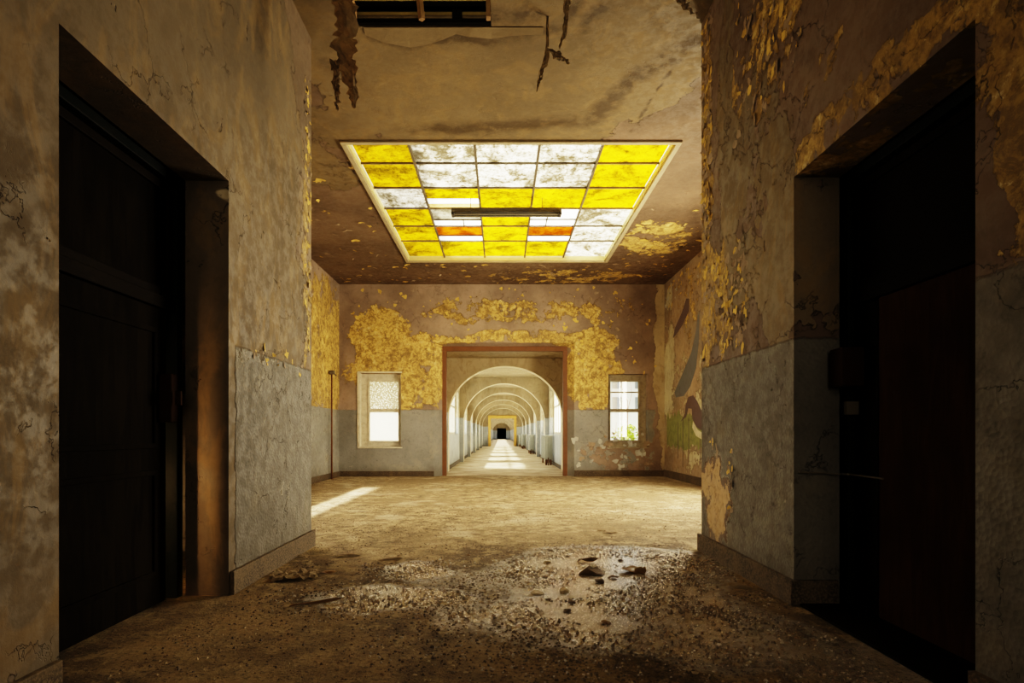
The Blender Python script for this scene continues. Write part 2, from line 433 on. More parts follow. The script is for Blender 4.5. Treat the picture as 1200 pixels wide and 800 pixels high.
def pane_mat(name, col, dirt, amt=.6, bright=1.0, pattern=0, off=0):
    n = NT(name)
    a = n.noise(2.2, 8, .7, .6, off=(off, off*2, 1)); b = n.noise(12, 6, .75, .2, off=(off, 3, 1))
    k = n.add(n.mul(n.ss(a, .38, .66), .65), n.mul(n.ss(b, .45, .66), .45))
    k = n.add(k, n.mul(n.ss(n.noise(30, 5, .8), .5, .62), .35))
    c = n.mix(n.math('MULTIPLY', k, amt*1.7, clamp=True), tuple(min(1, v*bright) for v in col), dirt)
    tr = n.t.nodes.new('ShaderNodeBsdfTranslucent'); n.set(tr.inputs[0], c)
    gl = n.t.nodes.new('ShaderNodeBsdfPrincipled'); n.set(gl.inputs['Base Color'], c); gl.inputs['Roughness'].default_value = .35
    nb = n.bump(n.voro(70) if pattern else b, .6 if pattern else .2, .01)
    n.set(gl.inputs['Normal'], nb); n.set(tr.inputs['Normal'], nb)
    mx = n.t.nodes.new('ShaderNodeMixShader'); mx.inputs[0].default_value = .12
    n.t.links.new(tr.outputs[0], mx.inputs[1]); n.t.links.new(gl.outputs[0], mx.inputs[2])
    n.t.links.new(mx.outputs[0], n.out.inputs[0]); return n.m
PM = {'Y': [pane_mat('yellow_glass_%d' % i, (.84, .60, .03), (.20, .155, .012), .7, off=i*3.3) for i in range(3)],
      'W': [pane_mat('dusty_white_glass_%d' % i, (.86, .83, .74), (.20, .175, .12), .8, off=i*2.1) for i in range(3)],
      'B': [pane_mat('missing_pane_white', (1, 1, .97), (.8, .78, .7), .25)],  # stands in for missing glass; the bright gap is put into the colour
      'O': [pane_mat('orange_stained_glass', (.62, .26, .02), (.25, .09, .01), .8)],
      'T': [pane_mat('tan_board', (.75, .60, .32), (.5, .38, .18), .5)],
      'G': [pane_mat('grey_dusty_glass', (.50, .48, .40), (.2, .18, .13), .7)]}
m_frost = NT('frosted_hammered_glass')
def frost():
    n = m_frost
    v = n.voro(26, 'F1'); w = n.ss(v, .15, .55)
    c = n.mix(w, (1, .97, .86), (.42, .38, .28))
    tr = n.t.nodes.new('ShaderNodeBsdfTranslucent'); n.set(tr.inputs[0], c); n.set(tr.inputs['Normal'], n.bump(v, .8, .02))
    gl = n.t.nodes.new('ShaderNodeBsdfGlossy'); gl.inputs['Roughness'].default_value = .2
    mx = n.t.nodes.new('ShaderNodeMixShader'); mx.inputs[0].default_value = .06
    n.t.links.new(tr.outputs[0], mx.inputs[1]); n.t.links.new(gl.outputs[0], mx.inputs[2])
    n.t.links.new(mx.outputs[0], n.out.inputs[0]); return n.m
m_frost = frost()
def clear():
    n = NT('thin_clear_glass')
    tr = n.t.nodes.new('ShaderNodeBsdfTransparent'); tr.inputs[0].default_value = (.95, .96, .93, 1)
    gl = n.t.nodes.new('ShaderNodeBsdfGlossy'); gl.inputs['Roughness'].default_value = .02
    mx = n.t.nodes.new('ShaderNodeMixShader'); mx.inputs[0].default_value = .06
    n.t.links.new(tr.outputs[0], mx.inputs[1]); n.t.links.new(gl.outputs[0], mx.inputs[2])
    n.t.links.new(mx.outputs[0], n.out.inputs[0]); return n.m
m_clear = clear()
def dusty_clear():
    n = NT('dusty_clear_glass')
    tr = n.t.nodes.new('ShaderNodeBsdfTransparent'); tr.inputs[0].default_value = (.93, .92, .88, 1)
    gl = n.t.nodes.new('ShaderNodeBsdfTranslucent'); n.set(gl.inputs[0], (.9, .85, .7))
    mx = n.t.nodes.new('ShaderNodeMixShader'); n.set(mx.inputs[0], n.lerp(n.noise(5, 6, .7), .2, .8))
    n.t.links.new(tr.outputs[0], mx.inputs[1]); n.t.links.new(gl.outputs[0], mx.inputs[2])
    n.t.links.new(mx.outputs[0], n.out.inputs[0]); return n.m
m_dclear = dusty_clear()

def struct(name, bm, m, label=None):
    o = link(name, bm, m); o['kind'] = 'structure'
    if label: o['label'] = label
    return o

# ------------------------------------------------------------------ shell
bm = bmesh.new(); slab(bm, 'Z', -.2, 0, -7.0, 7.0, -5.2, FW+.2); struct('floor', bm, m_floor, 'dirty brown hall floor with wet patches')
bm = bmesh.new(); slab(bm, 'Z', -.2, 0, -2.1, 2.4, FW+.2, 140); struct('floor_corridor', bm, m_cfloor, 'dusty pale corridor floor beyond the doorway')
OP = (-1.49, -.10, 4.3, 5.87)
bm = bmesh.new(); slab(bm, 'Z', H, H+.12, -5.0, 5.0, -5.2, FW+.3, [(SK[0]+.06, SK[1]-.06, SK[2]+.06, SK[3]-.06), OP]); struct('ceiling', bm, m_ceil, 'stained tan ceiling with water marks')
# near walls
LD = (2.60, 4.22, 0, 3.075); RD = (2.47, 4.0, 0, 3.0)
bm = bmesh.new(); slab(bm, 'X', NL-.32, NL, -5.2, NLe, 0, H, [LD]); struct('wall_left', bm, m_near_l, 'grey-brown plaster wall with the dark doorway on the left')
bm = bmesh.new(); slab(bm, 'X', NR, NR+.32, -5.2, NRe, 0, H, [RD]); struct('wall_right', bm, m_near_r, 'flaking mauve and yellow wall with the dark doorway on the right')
bm = bmesh.new(); slab(bm, 'Y', NLe-.25, NLe, HL-.35, NL-.32, 0, H); struct('wall_left_return', bm, m_far)
bm = bmesh.new(); slab(bm, 'Y', NRe-.25, NRe, NR+.32, HR+.35, 0, H); struct('wall_right_return', bm, m_far)
bm = bmesh.new(); slab(bm, 'Y', -5.4, -5.2, -5, 5, 0, H); struct('wall_back', bm, m_near_l)
# side rooms behind the two dark doorways
bm = bmesh.new(); slab(bm, 'X', HL-.35, HL-.1, -5.2, NLe-.25, 0, H); struct('wall_side_room_left', bm, m_side)
bm = bmesh.new(); slab(bm, 'X', HR+.1, HR+.35, -5.2, NRe-.25, 0, H); struct('wall_side_room_right', bm, m_side)
# hall side walls
WL = (7.0, 12.6, 1.45, 2.15); WR = (8.2, 11.6, 1.0, 3.6)
bm = bmesh.new(); slab(bm, 'X', HL-.35, HL, NLe, FW, 0, H, [WL]); struct('wall_hall_left', bm, m_hall_l, 'yellow peeling side wall of the hall with grey dado')
bm = bmesh.new(); slab(bm, 'X', HR, HR+.35, NRe, FW, 0, H, [WR]); struct('wall_hall_right', bm, m_hall_r, 'pale peeling side wall of the hall with the mural')
# far wall
WA = (-3.98, -2.81, .83, 2.90); WB = (3.02, 4.13, .83, 2.88); DC = (-1.66, 1.88, 0, 3.68)
DCo = (-1.88, 2.06, 3.76)
def farwall():
    bm = bmesh.new()
    slab(bm, 'Y', FW, FW+.4, HL-.35, HR+.35, 0, H, [WA, WB, (DCo[0], DCo[1], 0, DCo[2])])
    # splayed reveals
    x0, x1, zt = DCo; a0, a1, _, at = DC
    y0, y1 = FW+.001, FW+.22
    q = [[(x0,y0,0),(x0,y0,zt),(a0,y1,at),(a0,y1,0)], [(x1,y0,0),(x1,y0,zt),(a1,y1,at),(a1,y1,0)], [(x0,y0,zt),(x1,y0,zt),(a1,y1,at),(a0,y1,at)],
         [(a0,y1,0),(a0,y1,at),(a0,FW+.4,at),(a0,FW+.4,0)], [(a1,y1,0),(a1,y1,at),(a1,FW+.4,at),(a1,FW+.4,0)], [(a0,y1,at),(a1,y1,at),(a1,FW+.4,at),(a0,FW+.4,at)]]
    for f in q: bm.faces.new([bm.verts.new(v) for v in f])
    return struct('wall_far', bm, m_far, 'peeling yellow and mauve end wall above a grey dado')
farwall()

# skirtings
def skirt(name, segs):
    bm = bmesh.new()
    for s in segs: box(bm, *s, bev=.006)
    return struct(name, bm, m_stone, None)
t = .035; bh = .175
skirt('baseboard_left', [(NL, NL+t, 4.235, NLe+t, 0, bh), (NL, NL+t, -5.1, 2.58, 0, bh)])
skirt('baseboard_right', [(NR-t, NR, 3.97, NRe+t, 0, bh), (NR, NR+.30, RD[1]-.03, RD[1]-.001, 0, bh), (NR-t, NR, -5.1, 2.47, 0, bh)])
skirt('baseboard_hall_left', [(HL, HL+t, NLe+.01, FW, 0, .15)])
skirt('baseboard_hall_right', [(HR-t, HR, NRe+.01, FW, 0, .19)])
skirt('baseboard_far', [(HL+t, DCo[0], FW-t, FW, 0, .15), (DCo[1], HR-t, FW-t, FW, 0, .17)])

# rust-brown frame of the central doorway
root = empty('trim_1', (.1, FW+.23, 0)); root['kind'] = 'structure'
tag(root, 'rust-brown frame around the doorway to the arched corridor')
def fpiece(nm, a):
    bm = bmesh.new(); box(bm, *a, bev=.012); o = link(nm, bm, m_rust, root); o.matrix_parent_inverse = Matrix.Translation(root.location).inverted(); return o
fpiece('jamb', (DC[0]-.01, DC[0]+.11, FW+.20, FW+.33, .0, DC[3]-.13))
fpiece('jamb', (DC[1]-.11, DC[1]+.01, FW+.20, FW+.33, .0, DC[3]-.13))
fpiece('head', (DC[0]-.01, DC[1]+.01, FW+.20, FW+.33, DC[3]-.13, DC[3]+.01))

# ------------------------------------------------------------------ corridor
CL, CR, CH = -1.75, 2.03, 3.58
arch_y = [17.9, 24.1, 29.6, 35.6, 41.4, 47.6]
arch_y2 = [61, 67.2, 73.4, 79.6, 85.8, 92, 98.2, 104.4, 110.6]
def bays(ys, y0, y1):
    e = [y0] + ys + [y1]; out = []
    for a, b in zip(e[:-1], e[1:]):
        if b - a > 4: out.append((a + .45 + .9, b - .75))
    return out
wins = bays(arch_y, 16.6, 54.6) + bays(arch_y2, 55.2, 117)
hl = [(a, b, 1.18, 2.95) for a, b in wins]
bm = bmesh.new(); slab(bm, 'X', CL-.35, CL, FW+.4, 140, 0, CH, hl); struct('wall_corridor_left', bm, m_corr)
bm = bmesh.new(); slab(bm, 'X', CR, CR+.35, FW+.4, 140, 0, CH, hl); struct('wall_corridor_right', bm, m_corr)
bm = bmesh.new(); slab(bm, 'Z', CH, CH+.2, CL-.35, CR+.35, FW+.4, 140); struct('ceiling_corridor', bm, m_arch)
skirt('baseboard_corridor_left', [(CL, CL+.03, FW+.4, 139, 0, .13)])
skirt('baseboard_corridor_right', [(CR-.03, CR, FW+.4, 139, 0, .13)])
m_intra = simple('lit_arch_soffit_plaster', (.66, .56, .38), .85, .4, 3)  # paler than the arch faces: light on the soffits put into the colour
def arch(y, hw=1.72):
    bm = bmesh.new(); th = .42
    cx = (CL+CR)/2 + .0; zs = 1.72; rz = 1.61; n = 40
    inner = [(cx-hw, 0), (cx-hw, zs)] + [(cx - hw*math.cos(PI*i/n), zs + rz*math.sin(PI*i/n)) for i in range(1, n)] + [(cx+hw, zs), (cx+hw, 0)]
    outer = []
    for (x, z) in inner:
        if z <= zs: outer.append((CL-.01 if x < cx else CR+.01, z))
        else: outer.append((x, CH+.01))
    outer[1] = (CL-.01, CH+.01); outer[-2] = (CR+.01, CH+.01)
    rows = []
    for yy in (y, y+th):
        rows.append(([bm.verts.new((x, yy, z)) for x, z in inner], [bm.verts.new((x, yy, z)) for x, z in outer]))
    m = len(inner)
    for i in range(m-1):
        for (a, b) in rows:
            bm.faces.new([a[i], a[i+1], b[i+1], b[i]])
        f = bm.faces.new([rows[0][0][i], rows[0][0][i+1], rows[1][0][i+1], rows[1][0][i]]); f.material_index = 1
    return bm
for y in arch_y + arch_y2:
    o = link('corridor_arch', arch(y, 1.80 if y < 20 else 1.72), [m_arch, m_intra]); o['kind'] = 'structure'
# inner doorway at Y=55
cx = .14
bm = bmesh.new(); slab(bm, 'Y', 54.6, 55.0, CL, CR, 0, CH, [(cx-1.2, cx+1.2, 0, 2.85)]); struct('wall_corridor_mid', bm, m_arch)
root2 = empty('trim_2', (cx, 54.5, 0)); root2['kind'] = 'structure'; root2['label'] = 'ochre door frame halfway down the corridor'
m_och = simple('ochre_frame_paint', (.42, .24, .05), .6, .4, 3)
for nm, a in (('jamb', (cx-1.36, cx-1.1, 54.45, 54.62, 0, 2.65)), ('jamb', (cx+1.1, cx+1.36, 54.45, 54.62, 0, 2.65)), ('head', (cx-1.36, cx+1.36, 54.45, 54.62, 2.65, 2.95))):
    bm = bmesh.new(); box(bm, *a, bev=.02); o = link(nm, bm, m_och, root2); o.matrix_parent_inverse = Matrix.Translation(root2.location).inverted()
bm = bmesh.new(); slab(bm, 'Y', 118, 118.4, CL, CR, 0, CH, [(cx-.95, cx+.95, 0, 2.35)]); struct('wall_corridor_end', bm, m_arch)
bm = bmesh.new(); slab(bm, 'Y', 139.6, 140, CL, CR, 0, CH); struct('wall_corridor_back', bm, m_side)

# corridor windows: frame + mullions + panes
def corr_window(k, a, b, side):
    X = CL-.18 if side < 0 else CR+.18
    t_ = empty('window_%d' % k, (X, (a+b)/2, 1.18)); t_['kind'] = 'structure'
    inv = Matrix.Translation(t_.location).inverted()
    bm = bmesh.new()
    z0, z1 = 1.18, 2.95
    for (y0, y1, za, zb) in ((a, a+.08, z0, z1), (b-.08, b, z0, z1), (a, b, z0, z0+.08), (a, b, z1-.08, z1)):
        box(bm, X-.04, X+.04, y0, y1, za, zb)
    nm = max(2, round((b-a)/.9))
    for i in range(1, nm): y = a + (b-a)*i/nm; box(bm, X-.03, X+.03, y-.03, y+.03, z0+.08, z1-.08)
    box(bm, X-.028, X+.028, a+.08, b-.08, 2.25, 2.31)
    o = link('window_frame', bm, m_white_frame, t_); o.matrix_parent_inverse = inv
    bm = bmesh.new(); box(bm, X-.004, X+.004, a+.06, b-.06, z0+.06, z1-.06)
    o = link('pane', bm, m_clear if side < 0 else m_dclear, t_); o.matrix_parent_inverse = inv
k = 5
for (a, b) in wins[:6]:
    corr_window(k, a, b, -1); corr_window(k+1, a, b, 1); k += 2

# radiators in the corridor
def radiator_root(y, first=None, L=2.1, n=15):
    X1 = CR-.06; X0 = 1.67
    r = empty('radiator', (X1-.18, y+L/2, 0))
    inv = Matrix.Translation(r.location).inverted()
    z0, z1 = .22, 1.14
    for i in range(n):
        yy = y + .04 + (L-.08)*i/(n-1)
        bm = bmesh.new()
        for j in range(6):
            x = X0+.022 + (X1-X0-.044)*j/5
            tube(bm, [(x, yy, z0+.04), (x, yy, z1-.04)], .016, 6)
        box(bm, X0, X1, yy-.03, yy+.03, z1-.06, z1, .015); box(bm, X0, X1, yy-.03, yy+.03, z0, z0+.06, .015)
        o = link('radiator_section', bm, m_radi, r); o.matrix_parent_inverse = inv
    for yy in (y+.18, y+L-.18):
        bm = bmesh.new(); box(bm, X0+.03, X0+.10, yy-.04, yy+.04, 0, z0+.02, .01); box(bm, X1-.10, X1-.03, yy-.04, yy+.04, 0, z0+.02, .01)
        o = link('foot', bm, m_rust, r); o.matrix_parent_inverse = inv
    bm = bmesh.new(); tube(bm, [(X0+.12, y+.02, z0+.05), (X0+.12, y-.14, z0+.05), (X0+.12, y-.16, z0), (X0+.12, y-.16, 0)], .022, 8)
    o = link('pipe', bm, m_rust, r); o.matrix_parent_inverse = inv
    return r
def copy_tree(o, parent=None):
    c = o.copy(); C.objects.link(c)
    if parent: c.parent = parent; c.matrix_parent_inverse = o.matrix_parent_inverse.copy()
    for ch in [x for x in KIDS.get(o.name, [])]: copy_tree(ch, c)
    return c
rad = radiator_root(21.6)
tag(rad, 'grey column radiator nearest the doorway, on the right of the corridor', 'radiator', 'radiators along the right corridor wall')
KIDS = {rad.name: [o for o in C.objects if o.parent == rad]}
for y, lab in ((33.3, 'grey column radiator second from the doorway, right of the corridor'), (45.1, 'grey column radiator third from the doorway, right of the corridor'),
               (52.1, 'small far grey radiator just before the ochre inner door frame')):
    c = copy_tree(rad); c.location.y = y + 1.05; c['label'] = lab

# ------------------------------------------------------------------ far-wall windows
def sash(name, box_, glass_lo, glass_hi, lab, fx):
    x0, x1, z0, z1 = box_
    r = empty(name, ((x0+x1)/2, FW+.25, z0)); r['kind'] = 'structure'; r['label'] = lab
    inv = Matrix.Translation(r.location).inverted()
    def ad(nm, bm, m):
        o = link(nm, bm, m_grime_frame if (m is m_white_frame and name == 'window_2') else m, r); o.matrix_parent_inverse = inv; return o
    a0, a1 = x0+fx[0], x1-fx[1]       # frame ring extents of the glass
    y0, y1 = FW+.20, FW+.27
    mid = 1.86; gt = z1-fx[2]; gb = z0+fx[3]
    bm = bmesh.new()
    box(bm, x0, a0, y0, y1, z0, z1, .01); box(bm, a1, x1, y0, y1, z0, z1, .01)
    box(bm, a0, a1, y0, y1, gt, z1, .01); box(bm, a0, a1, y0, y1, z0, gb, .01)
    ad('window_frame', bm, m_white_frame)
    bm = bmesh.new(); w = .05
    for (za, zb) in ((gb, mid), (mid+.0, gt)):
        box(bm, a0, a0+w, y0-.03, y1-.01, za, zb, .006); box(bm, a1-w, a1, y0-.03, y1-.01, za, zb, .006)
        box(bm, a0+w, a1-w, y0-.03, y1-.01, za, za+w, .006); box(bm, a0+w, a1-w, y0-.03, y1-.01, zb-w, zb, .006)
        if glass_hi is m_clear and za == mid: box(bm, a0+w, a1-w, y0-.02, y1-.01, 2.36, 2.40, .004)
    ad('sash', bm, m_white_frame)
    bm = bmesh.new(); box(bm, a0+w-.01, a1-w+.01, y0+.015, y0+.02, mid+w-.01, gt-w+.01); ad('upper_pane', bm, glass_hi)
    bm = bmesh.new(); box(bm, a0+w-.01, a1-w+.01, y0+.015, y0+.02, gb+w-.01, mid-w+.01); ad('lower_pane', bm, glass_lo)
    bm = bmesh.new(); box(bm, x0-.04, x1+.04, FW-.05, FW+.2, z0-.04, z0, .008); ad('window_sill', bm, m_white_frame)
    return r, ad
r, ad = sash('window_1', WA, m_dclear, m_frost, 'left sash window with hammered glass in its upper half', (.20, .06, .17, .12))
bm = bmesh.new(); box(bm, WA[0]-.06, WA[0]+.02, FW-.025, FW+.2, WA[2], WA[3]+.04, .008); box(bm, WA[0]-.06, WA[1]+.03, FW-.02, FW+.05, WA[3], WA[3]+.05, .008); ad('casing', bm, m_white_frame)
r, ad = sash('window_2', WB, m_clear, m_clear, 'right sash window looking out on a white building', (.05, .17, .15, .14))

# hidden side windows that light the hall
def side_window(name, X, W):
    a, b, z0, z1 = W
    r = empty(name, (X, (a+b)/2, z0)); r['kind'] = 'structure'; inv = Matrix.Translation(r.location).inverted()
    bm = bmesh.new()
    for (y0, y1, za, zb) in ((a, a+.07, z0, z1), (b-.07, b, z0, z1), (a, b, z0, z0+.07), (a, b, z1-.07, z1), ((a+b)/2-.03, (a+b)/2+.03, z0, z1)):
        box(bm, X-.04, X+.04, y0, y1, za, zb)
    o = link('window_frame', bm, m_white_frame, r); o.matrix_parent_inverse = inv
side_window('window_3', HL-.18, WL); side_window('window_4', HR+.18, WR)

# ------------------------------------------------------------------ near doors
def door(name, X, D, side, lab, mats, leafY):
    s = -1 if side < 0 else 1
    r = empty(name, (X, (D[0]+D[1])/2, 0)); r['kind'] = 'structure'; r['label'] = lab; inv = Matrix.Translation(r.location).inverted()
    def ad(nm, boxes, m, bev=.008, label=None, par=None):
        bm = bmesh.new()
        for b in boxes:
            xa, xb = sorted((X+s*b[0], X+s*b[1])); box(bm, xa, xb, *b[2:], bev=bev)
        o = link(nm, bm, m, par or r); o.matrix_parent_inverse = inv if not par else Matrix()
        if par: o.matrix_parent_inverse = inv
        if label: o['label'] = label
        return o
    zt = D[3]; f = .07
    ad('door_frame', [(.02, .14, D[0], D[0]+f, 0, zt), (.02, .14, D[1]-f, D[1], 0, zt), (.02, .14, D[0]+f, D[1]-f, zt-f, zt)], m_darkframe)
    tz = 2.08
    ad('transom_rail', [(.03, .12, D[0]+f, D[1]-f, tz, tz+.09)], mats[2])
    a, b = D[0]+f, D[1]-f
    # transom light: frame with a panel
    ad('transom_frame', [(.05, .10, a, a+.06, tz+.09, zt-f-.02), (.05, .10, b-.06, b, tz+.09, zt-f-.02), (.05, .10, a+.06, b-.06, zt-f-.08, zt-f-.02), (.05, .10, a+.06, b-.06, tz+.09, tz+.15)], mats[2])
    ad('transom_panel', [(.07, .085, a+.05, b-.05, tz+.14, zt-f-.07)], mats[1], 0)
    y0, y1 = leafY
    leaf = ad('door_leaf', [(.05, .10, y0, y1, .015, tz-.005)], mats[0])
    mid = (y0+y1)/2
    pl = []
    for (u0, u1, z0, z1) in ((y0+.12, y1-.12, .22, .95), (y0+.12, y1-.12, 1.1, 1.93)):
        w = .035
        for q in ((.035, .052, u0, u1, z0, z0+w), (.035, .052, u0, u1, z1-w, z1), (.035, .052, u0, u0+w, z0+w, z1-w), (.035, .052, u1-w, u1, z0+w, z1-w)): pl.append(q)
    if side < 0: ad('panel_moulding', pl, mats[0], .004, par=None)
    return r, ad
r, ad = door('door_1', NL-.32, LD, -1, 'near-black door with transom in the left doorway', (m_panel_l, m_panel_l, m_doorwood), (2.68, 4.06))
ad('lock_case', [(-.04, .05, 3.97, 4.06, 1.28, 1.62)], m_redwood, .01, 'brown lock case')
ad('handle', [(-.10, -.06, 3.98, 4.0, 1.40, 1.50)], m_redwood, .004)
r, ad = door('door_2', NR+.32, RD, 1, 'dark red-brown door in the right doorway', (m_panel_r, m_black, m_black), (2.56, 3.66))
ad('dark_gap_panel', [(.06, .10, 3.68, 3.93, .015, 2.07)], m_black)  # black panel put where only the dark gap beside the leaf shows
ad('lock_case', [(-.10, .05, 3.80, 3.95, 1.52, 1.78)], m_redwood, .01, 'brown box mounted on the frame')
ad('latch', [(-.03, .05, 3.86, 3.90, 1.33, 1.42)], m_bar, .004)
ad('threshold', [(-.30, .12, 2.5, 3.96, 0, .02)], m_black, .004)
# right-hand crossing scratch: thin wire stretched over the doorway edge
bm = bmesh.new(); tube(bm, [(NR+.02, 3.97, .93), (NR+.2, 3.965, .925), (NR+.34, 3.9, .92), (NR+.36, 3.6, .915)], .006, 6)
tag(link('loose_wire', bm, m_bar), 'thin loose wire crossing the edge of the right doorway', 'wire')

# ------------------------------------------------------------------ skylight
def build_skylight():
    r = empty('skylight', ((SK[0]+SK[1])/2, (SK[2]+SK[3])/2, H))
    tag(r, 'large yellow and white glass skylight in the hall ceiling', 'skylight')
    inv = Matrix.Translation(r.location).inverted()
    def ad(nm, bm, m, label=None):
        o = link(nm, bm, m, r); o.matrix_parent_inverse = inv
        if label: o['label'] = label
        return o
    x0, x1, y0, y1 = SK
    fl = .075
    bm = bmesh.new()
    for b in ((x0, x1, y0, y0+fl, H-.035, H+.01), (x0, x1, y1-fl, y1, H-.035, H+.01), (x0, x0+fl, y0+fl, y1-fl, H-.035, H+.01), (x1-fl, x1, y0+fl, y1-fl, H-.035, H+.01)): box(bm, *b, bev=.008)
    ad('frame', bm, m_sky_frame)
    # inner upstand
    zp = H+.10
    bm = bmesh.new(); a = fl-.005
    for b in ((x0+a, x1-a, y0+a, y0+a+.02, H, zp+.1), (x0+a, x1-a, y1-a-.02, y1-a, H, zp+.1), (x0+a, x0+a+.02, y0+a, y1-a, H, zp+.1), (x1-a-.02, x1-a, y0+a, y1-a, H, zp+.1)): box(bm, *b)
    ad('upstand', bm, m_skup)
    cols = [x0+a+.02, -1.364, -.39, .573, 1.51, x1-a-.02]
    rows = [y0+a+.02, 9.02, 9.92, 10.83, 11.75, 12.66, y1-a-.02]
    for x in cols[1:-1]:
        bm = bmesh.new(); box(bm, x-.018, x+.018, rows[0], rows[-1], zp-.045, zp+.01, .003); ad('glazing_bar', bm, m_bar)
    for y in rows[1:-1]:
        bm = bmesh.new(); box(bm, cols[0], cols[-1], y-.014, y+.014, zp-.03, zp+.01, .003); ad('glazing_bar', bm, m_bar)
    grid = ['YWWWY', 'YWWWY', 'W1YYY', 'Y2Y3W', 'Y4Y4W', 'YYYYW']
    nm = {'Y': 'yellow glass pane', 'W': 'dusty white glass pane', 'B': 'bright white sheet in place of a missing pane', 'O': 'orange stained pane', 'T': 'tan pane', 'G': 'grey dusty pane'}
    split = {'1': [(0, .55, 'Y'), (.57, .78, 'B'), (.80, 1, 'T')], '2': [(0, .62, 'G'), (.65, 1, 'B')], '3': [(0, .60, 'B'), (.63, 1, 'B')], '4': [(0, .62, 'O'), (.65, 1, 'B')]}
    for j, row in enumerate(grid):
        for i, ch in enumerate(row):
            for (f0, f1, kk) in split.get(ch, [(0, 1, ch)]):
                ya = rows[j] + (rows[j+1]-rows[j])*f0; yb = rows[j] + (rows[j+1]-rows[j])*f1
                bm = bmesh.new(); box(bm, cols[i]+.008, cols[i+1]-.008, ya+.006, yb-.006, zp, zp+.006)
                ad('pane', bm, PM[kk][(i*7+j*3) % len(PM[kk])], nm[kk])
            if ch in '234':
                bm = bmesh.new(); xm = (cols[i]+cols[i+1])/2 + (.12 if ch != '3' else -.12); f = {'2': .635, '3': .615, '4': .635}[ch]
                yb = rows[j] + (rows[j+1]-rows[j])*f
                box(bm, cols[i], cols[i+1], yb-.02, yb+.02, zp-.02, zp+.012)
                if ch != '4': box(bm, xm-.012, xm+.012, yb-(.25 if ch == '3' else 0), rows[j+1], zp-.02, zp+.008)
                ad('thin_bar', bm, m_bar)
m_skup = simple('skylight_upstand_reflected_yellow', (.62, .52, .22), .5, .3, 3)  # yellow reflected from the panes is put into this colour
build_skylight()
# light well above the panes
bm = bmesh.new()
for b in ((SK[0]-.3, SK[0]-.1, SK[2]-.3, SK[3]+.3, H+.13, 6.7), (SK[1]+.1, SK[1]+.3, SK[2]-.3, SK[3]+.3, H+.13, 6.7), (SK[0]-.1, SK[1]+.1, SK[2]-.3, SK[2]-.1, H+.13, 6.7), (SK[0]-.1, SK[1]+.1, SK[3]+.1, SK[3]+.3, H+.13, 6.7)): box(bm, *b)
struct('wall_light_well', bm, m_ext)

# fluorescent fixture under the skylight
def fixture():
    y = 10.35; z = 5.22; xa, xb = -.90, 1.10
    r = empty('fluorescent_light', ((xa+xb)/2, y, z)); tag(r, 'long dark fluorescent batten light hanging under the skylight', 'light fixture')
    inv = Matrix.Translation(r.location).inverted()
    def ad(nm, bm, m):
        o = link(nm, bm, m, r); o.matrix_parent_inverse = inv
    bm = bmesh.new(); box(bm, xa, xb, y-.05, y+.05, z, z+.08, .012); ad('housing', bm, m_tube)
    bm = bmesh.new()
    prof = [(-.13, -.035), (-.05, .004), (.05, .004), (.13, -.035)]
    vs = [[bm.verts.new((x, y+py, z+pz)) for py, pz in prof] for x in (xa+.01, xb-.01)]
    for i in range(3): bm.faces.new([vs[0][i], vs[0][i+1], vs[1][i+1], vs[1][i]])
    bmesh.ops.solidify(bm, geom=bm.faces[:], thickness=.006); ad('reflector', bm, m_tube)
    for dy in (-.045, .045):
        bm = bmesh.new(); tube(bm, [(xa+.06, y+dy, z-.045), (xb-.06, y+dy, z-.045)], .016, 10); ad('lamp_tube', bm, m_tube2)
    for x in (xa, xb-.05):
        bm = bmesh.new(); box(bm, x, x+.05, y-.08, y+.08, z-.065, z+.01, .01); ad('end_cap', bm, m_tube)
    for x in (xa+.35, xb-.35):
        bm = bmesh.new(); tube(bm, [(x, y, z+.07), (x, y, H+.09)], .008, 6); ad('hanger_rod', bm, m_bar)
fixture()

# ------------------------------------------------------------------ opening in the near ceiling
def hatch():
    x0, x1, y0, y1 = OP
    bm = bmesh.new()
    for b in ((x0-.1, x0, y0, y1+.1, H+.12, 6.3), (x1, x1+.1, y0, y1+.1, H+.12, 6.3), (x0, x1, y1, y1+.1, H+.12, 6.3), (x0, x1, y0-.1, y0, H+.12, 6.3), (x0-.1, x1+.1, y0-.1, y1+.1, 6.3, 6.4)): box(bm, *b)
    struct('wall_hatch', bm, m_olive)
    r = empty('ceiling_opening_frame', ((x0+x1)/2, y1-.05, H)); tag(r, 'dark opening in the near ceiling with wooden battens across it', 'ceiling opening')
    r['kind'] = 'structure'
    inv = Matrix.Translation(r.location).inverted()
    def ad(nm, b, m, bev=.006):
        bm = bmesh.new(); box(bm, *b, bev=bev); o = link(nm, bm, m, r); o.matrix_parent_inverse = inv
    ad('beam', (x0, x1, y1-.05, y1-.002, H+.005, H+.05), m_black)
    ad('beam', (x0, x1, y1-.08, y1-.002, H+.15, H+.205), m_black)
    ad('post', (-.50, -.40, y1-.05, y1-.01, H+.05, H+.15), m_black)
    bm = bmesh.new(); tube(bm, [(-.80, y1-.11, H-.01), (-.90, y1-.14, H+.85)], .035, 4); o = link('batten', bm, m_batten, r); o.matrix_parent_inverse = inv
    ad('batten', (x1-.05, x1-.005, y1-.16, y1-.09, H-.01, H+.85), m_batten)
    ad('edge_board', (x0+.002, x0+.03, y0, y1-.1, H-.02, H+.12), m_batten)
hatch()

